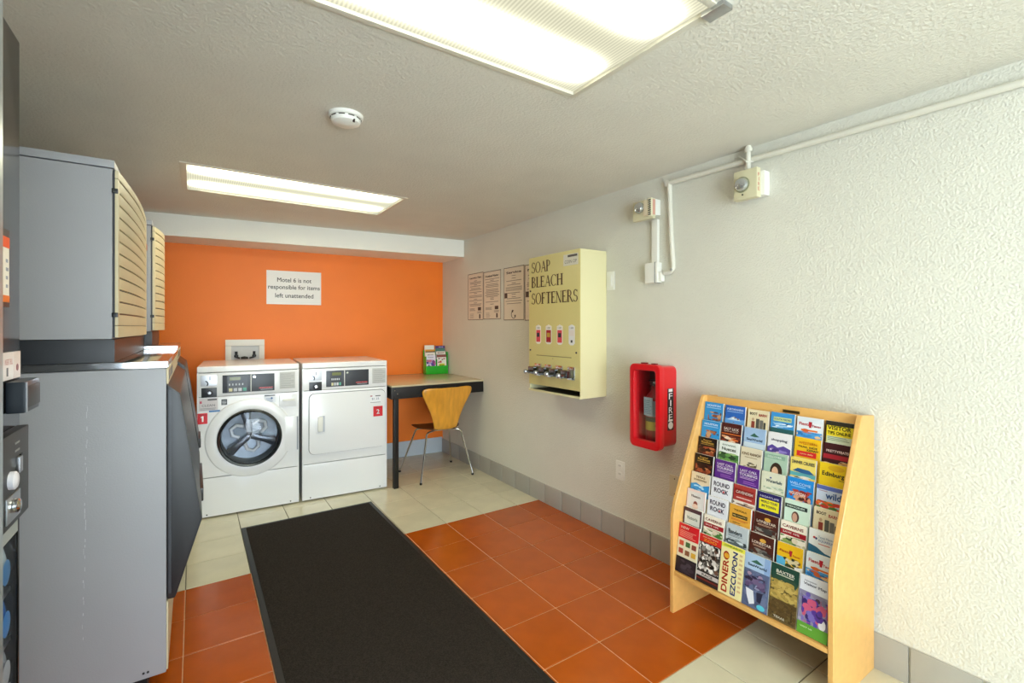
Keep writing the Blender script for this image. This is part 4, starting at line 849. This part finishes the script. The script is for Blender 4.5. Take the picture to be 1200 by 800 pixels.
# ------------------------------------------------------------------ ice machines (left side)
M_ibin = M_greyside
M_doorb = mat('ice_door_black', '1c1e22', rough=.38, noise=.05)
M_topm = mat('silver_top', 'cdd0d6', rough=.12, metal=.9)
def bulge(t): return .026 * (1 - (2 * t - 1) ** 2)
def ice_machine(y0, label, W=1.205, bamp=.026, lift=0.0, hoff=0.0):
    bulge = lambda t: bamp * (1 - (2 * t - 1) ** 2)
    r = thing('ice_machine', label, 'ice machine', F_left(-.048, y0, lift), 'ice machines')
    D = .82
    bin_ = MB().prism([(-D, .092), (0, .092), (0, 1.235), (-D, 1.235)][::1], 0, 0, W) if False else MB().box(0, W, .092, 1.235, -D, 0)
    bo = bin_.build('bin', M_ibin, r, bevel=.006)
    MB().box(.03, W - .03, -lift, .095, -D + .04, -.06).build('plinth', M_gap, r)
    MB().box(-.002, W + .002, 1.236, 1.262, -D, .006).build('top_plate', M_topm, r, bevel=.004)
    fa = MB().box(.004, W - .004, 1.175, 1.235, .0, .006).build('fascia', M_beige, r, bevel=.002)
    for q in range(3): sticker(fa, .05 + q * .13, .14 + q * .13, 1.187, 1.224, .006, ink('2c2a26'), 'lettering_block', .0006)
    text('ICE', fa, W - .12, 1.205, .0068, ink('2c2a26'), width=.14, height=.035)
    MB().box(.004, W - .004, .10, .355, .0, .005).build('kick_panel', M_beige, r, bevel=.002)
    pr = [(0.0, 1.174), (.042, 1.136), (.112, .640), (.026, .357), (0.0, .357)]
    # local axes: y up, z outward
    v = []; n = len(pr)
    for xx in (.012, W - .012): v += [(xx, p_[1], p_[0] + .001) for p_ in pr]
    dd_ = MB().add(v, [tuple(range(n)), tuple(range(n, 2 * n))[::-1]] + [(i, n + i, n + (i + 1) % n, (i + 1) % n) for i in range(n)]).build('bin_door', M_doorb, r, bevel=.008)
    MB().box(.010, .012, .38, 1.15, .006, .014).build('door_trim', M_dgrey, dd_)
    MB().box(W * .3, W * .7, .60, .66, .106, .122).build('door_pull', M_black, dd_, bevel=.006)
    [MB().cyl((0.0, .115, q), .004, -.002, axis=0, n=10).build('rivet', M_black, bo) for q in (-.055, -.068)]
    # head
    MB().box(.004, W - .004, 1.263, 1.345, -D + .02, -.150 + hoff).build('head_base', mat('base_dark', '22252b', rough=.4), r, bevel=.002)
    hd_ = MB().box(0, W, 1.346, 1.955, -D, -.156 + hoff).build('head', M_ibin, r, bevel=.004)
    MB().box(-.002, W + .002, 1.958, 1.986, -D, -.150 + hoff).build('head_lid', M_ibin, r, bevel=.005)
    # bulged louvred front made of separate slats over a dark backing
    NX = 16
    def curved(y_0, y_1, xa_, xb_, zf, zb, name, m, parent, bev=.002):
        v = []; fs = []
        for i in range(NX + 1):
            t = xa_ + (xb_ - xa_) * i / NX; z_ = bulge(t / W) + zf + hoff
            for (yy, zz) in ((y_0, zb + hoff), (y_1, zb + hoff), (y_1, z_), (y_0, z_)): v.append((t, yy, zz))
        for i in range(NX):
            a_ = 4 * i; b_ = a_ + 4
            for k in range(4): l = (k + 1) % 4; fs.append((a_ + k, a_ + l, b_ + l, b_ + k))
        fs.append((0, 3, 2, 1)); fs.append((4 * NX, 4 * NX + 1, 4 * NX + 2, 4 * NX + 3))
        return MB().add(v, fs).build(name, m, parent, bevel=bev)
    fr = curved(1.352, 1.952, .006, W - .006, -.150, -.155, 'front_backing', M_dgrey, r, 0)
    n_s = 12; y_a, y_b = 1.352, 1.952; first = .085
    curved(y_a, y_a + .042, .006, W - .006, -.141, -.150, 'front_frame', M_beige, r)
    ys = y_a + .044; step = (y_b - .030 - ys) / n_s
    for k in range(n_s):
        curved(ys + k * step, ys + (k + 1) * step - .006, 0.03, W * .70 + .0, -.141, -.150, 'louver', M_beige, r)
    curved(ys, y_b - .030, W * .70 + .002, W - .006, -.141, -.150, 'front_frame', M_beige, r)
    curved(ys, y_b - .030, .006, .028, -.141, -.150, 'front_frame', M_beige, r)
    curved(y_b - .028, y_b, .006, W - .006, -.141, -.150, 'front_frame', M_beige, r)
    for yy in (1.425, 1.87): MB().box(-.004, .010, yy, yy + .016, -.158 + hoff, -.140 + hoff).build('latch', M_black, r, bevel=.003)
    MB().box(W * .78, W * .78 + .06, 1.80, 1.83, bulge(.8) - .141 + hoff, bulge(.8) - .1395 + hoff).build('badge', ink('b05a30'), r)
    return r
im1 = ice_machine(-.84, 'grey ice machine nearest the camera, cream louvred head over black-doored bin')
im2 = ice_machine(.376, 'ice machine farther back, partly hidden behind the nearer one, by the washer', W=.645, bamp=.035, lift=.020, hoff=.035)

# scuff line on the near bin side
random.seed(3)
sc = MB(); zz = .30
while zz < 1.12:
    l_ = random.uniform(.004, .022); x_ = -.235 + random.uniform(-.0022, .0022) + (zz - .3) * .012; w_ = random.uniform(.0006, .0022)
    sc.box(-.0008, -.0001, zz, zz + l_, x_ , x_ + w_); zz += l_ + random.choice((.002, .004, .01, .03))
sc.build('scuff', ink('c2c4ca'), im1, smooth=False)['kind'] = 'stuff'

# ------------------------------------------------------------------ vending machines at the far left
XV = -.2876
vm = thing('snack_machine', 'tall black snack vending machine at the left edge beside ice machine', 'vending machine', F_left(XV, -2.43, 0), 'vending machines')
VW = .897; VD = .70
M_vblack = mat('vending_black', '0e0b09', rough=.12, spec=.25)
b = MB(); b.box(0, VW, 0, .30, -VD, 0); b.box(0, VW, .97, 2.03, -VD, 0); b.box(0, .05, .30, .97, -VD, 0); b.box(VW - .012, VW, .30, .97, -VD, 0); b.box(.05, VW - .012, .30, .97, -VD, -VD + .02)
b.build('cabinet', M_vblack, vm, bevel=.003)
def vy(y): return y + 2.43
sg = MB().box(vy(-1.80), vy(-1.617), 1.430, 1.592, 0, .003).build('sign_frame', M_black, vm, bevel=.002)
si = MB().box(vy(-1.79), vy(-1.624), 1.440, 1.575, .003, .004).build('sign_face', ink('eef0ea'), sg)
sticker(si, vy(-1.79), vy(-1.624), 1.553, 1.575, .004, ink('e8531c'), 'orange_band'); sticker(si, vy(-1.79), vy(-1.624), 1.440, 1.454, .004, ink('e8741c'), 'orange_band'); lines(si, vy(-1.645), vy(-1.63), 1.47, 1.54, .004, 4, ink('8a9ab0'))
s_ = sticker(vm, vy(-1.76), vy(-1.585), 1.277, 1.335, 0, ink('ece8ea'), 'instruction_sticker', .0015); text('INSERT BILL', s_, vy(-1.618), 1.315, .0022, ink('b04a4a'), width=.05, height=.012); sticker(s_, vy(-1.63), vy(-1.622), 1.285, 1.303, .0015, ink('4a4a50'), 'print_mark')
s_ = sticker(vm, vy(-1.582), vy(-1.535), 1.277, 1.335, 0, ink('e8dcdc'), 'instruction_sticker', .0015); MB().cyl((vy(-1.558), 1.30, .0015), .008, .0005, n=8).build('print_mark', ink('7a2030'), s_)
cr = MB().box(vy(-1.632), vy(-1.524), 1.206, 1.273, 0, .030).build('card_reader', mat('reader_navy', '1a222c', rough=.3), vm, bevel=.004)
MB().box(vy(-1.622), vy(-1.530), 1.216, 1.262, .030, .0325).build('reader_screen', M_black, cr, bevel=.001); MB().box(vy(-1.630), vy(-1.624), 1.208, 1.271, .030, .032).build('reader_trim', M_steel, cr)
cp = MB().box(vy(-1.80), vy(-1.571 + .012), .985, 1.172, 0, .020).build('coin_panel', mat('coin_panel_grey', '262628', rough=.4), vm, bevel=.003)
MB().box(vy(-1.650), vy(-1.628), 1.085, 1.118, .020, .026).build('coin_slot', M_steel, cp, bevel=.002); MB().box(vy(-1.628), vy(-1.615), 1.085, 1.12, .020, .023).build('slot_shadow', M_black, cp)
for q in range(2): sticker(cp, vy(-1.66), vy(-1.628), 1.130 + q * .016, 1.134 + q * .016, .020, ink('8a8a8a'), 'print_line')
MB().lathe([(.018, 0), (.018, .008), (.014, .011), (0, .012)], (vy(-1.690), 1.080, .020), n=18).build('return_button', ink('e6e6f4'), cp)
lk = MB().box(vy(-1.72), vy(-1.632), .998, 1.050, .020, .023).build('lock_plate', M_steel, cp, bevel=.002)
MB().lathe([(.014, 0), (.014, .006), (.010, .009), (0, .010)], (vy(-1.678), 1.026, .024), n=18).build('lock', M_chrome, lk)
gl = MB().box(.052, VW - .014, .302, .968, -.004, -.002).build('window_pane', M_smoke, vm)
pt = sticker(vm, vy(-1.70), vy(-1.548), .935, .965, -.0019, ink('aab0b0'), 'price_strip', .002)
# shelves and snack bags
M_shelf = M_steel
for k, zt in enumerate((.815, .705, .600, .495, .39)):
    MB().box(.05, VW - .012, zt - .010, zt, -.45, -.012).build('shelf', M_shelf, vm)
def bag(yc, z0, w_, h_, c1, c2, c3, label):
    r = thing('snack_bag', label, 'snack bag', F_left(XV - .027, yc, z0), 'snack bags in the vending machine')
    v = []; fs = []; nx_, ny_ = 8, 8
    for sgn in (1, -1):
        for j in range(ny_ + 1):
            for i in range(nx_ + 1):
                a_ = i / nx_; b_ = j / ny_; t = (math.sin(math.pi * a_) ** .6) * (math.sin(math.pi * b_) ** .6) if 0 < a_ < 1 and 0 < b_ < 1 else 0
                v.append(((a_ - .5) * w_, b_ * h_, sgn * (.001 + .018 * t)))
    n_ = (nx_ + 1) * (ny_ + 1)
    for s2 in range(2):
        for j in range(ny_):
            for i in range(nx_):
                k = s2 * n_ + j * (nx_ + 1) + i; q = (k, k + 1, k + nx_ + 2, k + nx_ + 1); fs.append(q if s2 == 0 else q[::-1])
    MB().add(v, fs).build('pouch', mat('foil_' + c1, c1, rough=.25, coat=.4), r)
    MB().lathe([(w_ * .30, .019), (w_ * .2, .0205), (0, .021)], (0, h_ * .45, 0), n=14).build('logo_patch', mat('foil_' + c2, c2, rough=.3), r)
    MB().box(-w_ / 2, w_ / 2, h_ * .93, h_, -.002, .002).build('top_seal', mat('foil_' + c3, c3, rough=.3), r)
for (z0, h_, c1, c2, c3, lab) in ((.816, .10, 'd5dde4', '3f86c8', '8aa0b0', 'white and blue snack bag, topmost in the left vending machine'), (.706, .098, '1f66b8', '3a8ad8', 'd0d8dc', 'blue snack bag, second down in the left vending machine'), (.601, .094, 'a9a5ae', 'c8c4cc', 'c8b08a', 'silver snack bag, third down in the left vending machine'), (.496, .094, 'b8b04a', 'd8b83c', '8a9a8a', 'yellow-green snack bag, fourth down in the left vending machine'), (.391, .094, '5a3a24', '7a5030', 'a0a0a0', 'brown snack bag, lowest in the left vending machine')):
    bag(-1.590, z0, .090, h_, c1, c2, c3, lab)

dm = thing('drinks_machine', 'silver edged vending machine just entering the left edge of photo', 'vending machine', F_left(-.0965, -3.245, 0), 'vending machines')
DW = .79
MB().box(0, DW, 0, 1.83, -.75, -.02).build('cabinet', mat('vending_grey', '5a6068', rough=.35), dm, bevel=.006)
rr_ring(0, DW, .02, 1.82, .04, .04, DW - .022, .10, 1.76, .03, -.02, 0, 'front_frame', mat('frame_silver', '9aa4ac', rough=.3, metal=.5), dm, bevel=.004)
MB().box(.04, DW - .022, .10, 1.76, -.019, -.012).build('front_panel', mat('front_slate', '6a7484', rough=.15, noise=.2, nscale=3), dm)
for q, cc in enumerate(('c8a04a', '4a8a9a', 'a05a8a')): sticker(dm, .10, DW - .03, .30 + q * .16, .42 + q * .16, -.012, ink(cc), 'graphic_band', .001)

# ------------------------------------------------------------------ finish: lettering meshes
flush_texts()
def flush_side():
    tmp = []
    for (body, parent, x, y, z, m, w_, h_) in SIDE:
        cu = bpy.data.curves.new('lettering', 'FONT'); cu.body = body; cu.resolution_u = 3
        ob = bpy.data.objects.new('tmp_text', cu); COL.objects.link(ob); tmp.append(ob)
    bpy.context.view_layer.update(); dg = bpy.context.evaluated_depsgraph_get()
    for ob, (body, parent, x, y, z, m, w_, h_) in zip(tmp, SIDE):
        me = bpy.data.meshes.new_from_object(ob.evaluated_get(dg))
        xs = [v.co.x for v in me.vertices]; ys = [v.co.y for v in me.vertices]
        for v in me.vertices:   # plane faces local +X; reading direction is local -Z
            a_ = (v.co.x - (max(xs) + min(xs)) / 2) / (max(xs) - min(xs)) * w_; b_ = (v.co.y - (max(ys) + min(ys)) / 2) / (max(ys) - min(ys)) * h_
            v.co = (0, b_, -a_)
        me.materials.clear(); me.materials.append(m)
        t = bpy.data.objects.new('lettering', me); COL.objects.link(t); t.parent = parent; t.location = (x, y, z)
        cu = ob.data; bpy.data.objects.remove(ob); bpy.data.curves.remove(cu)
flush_side()
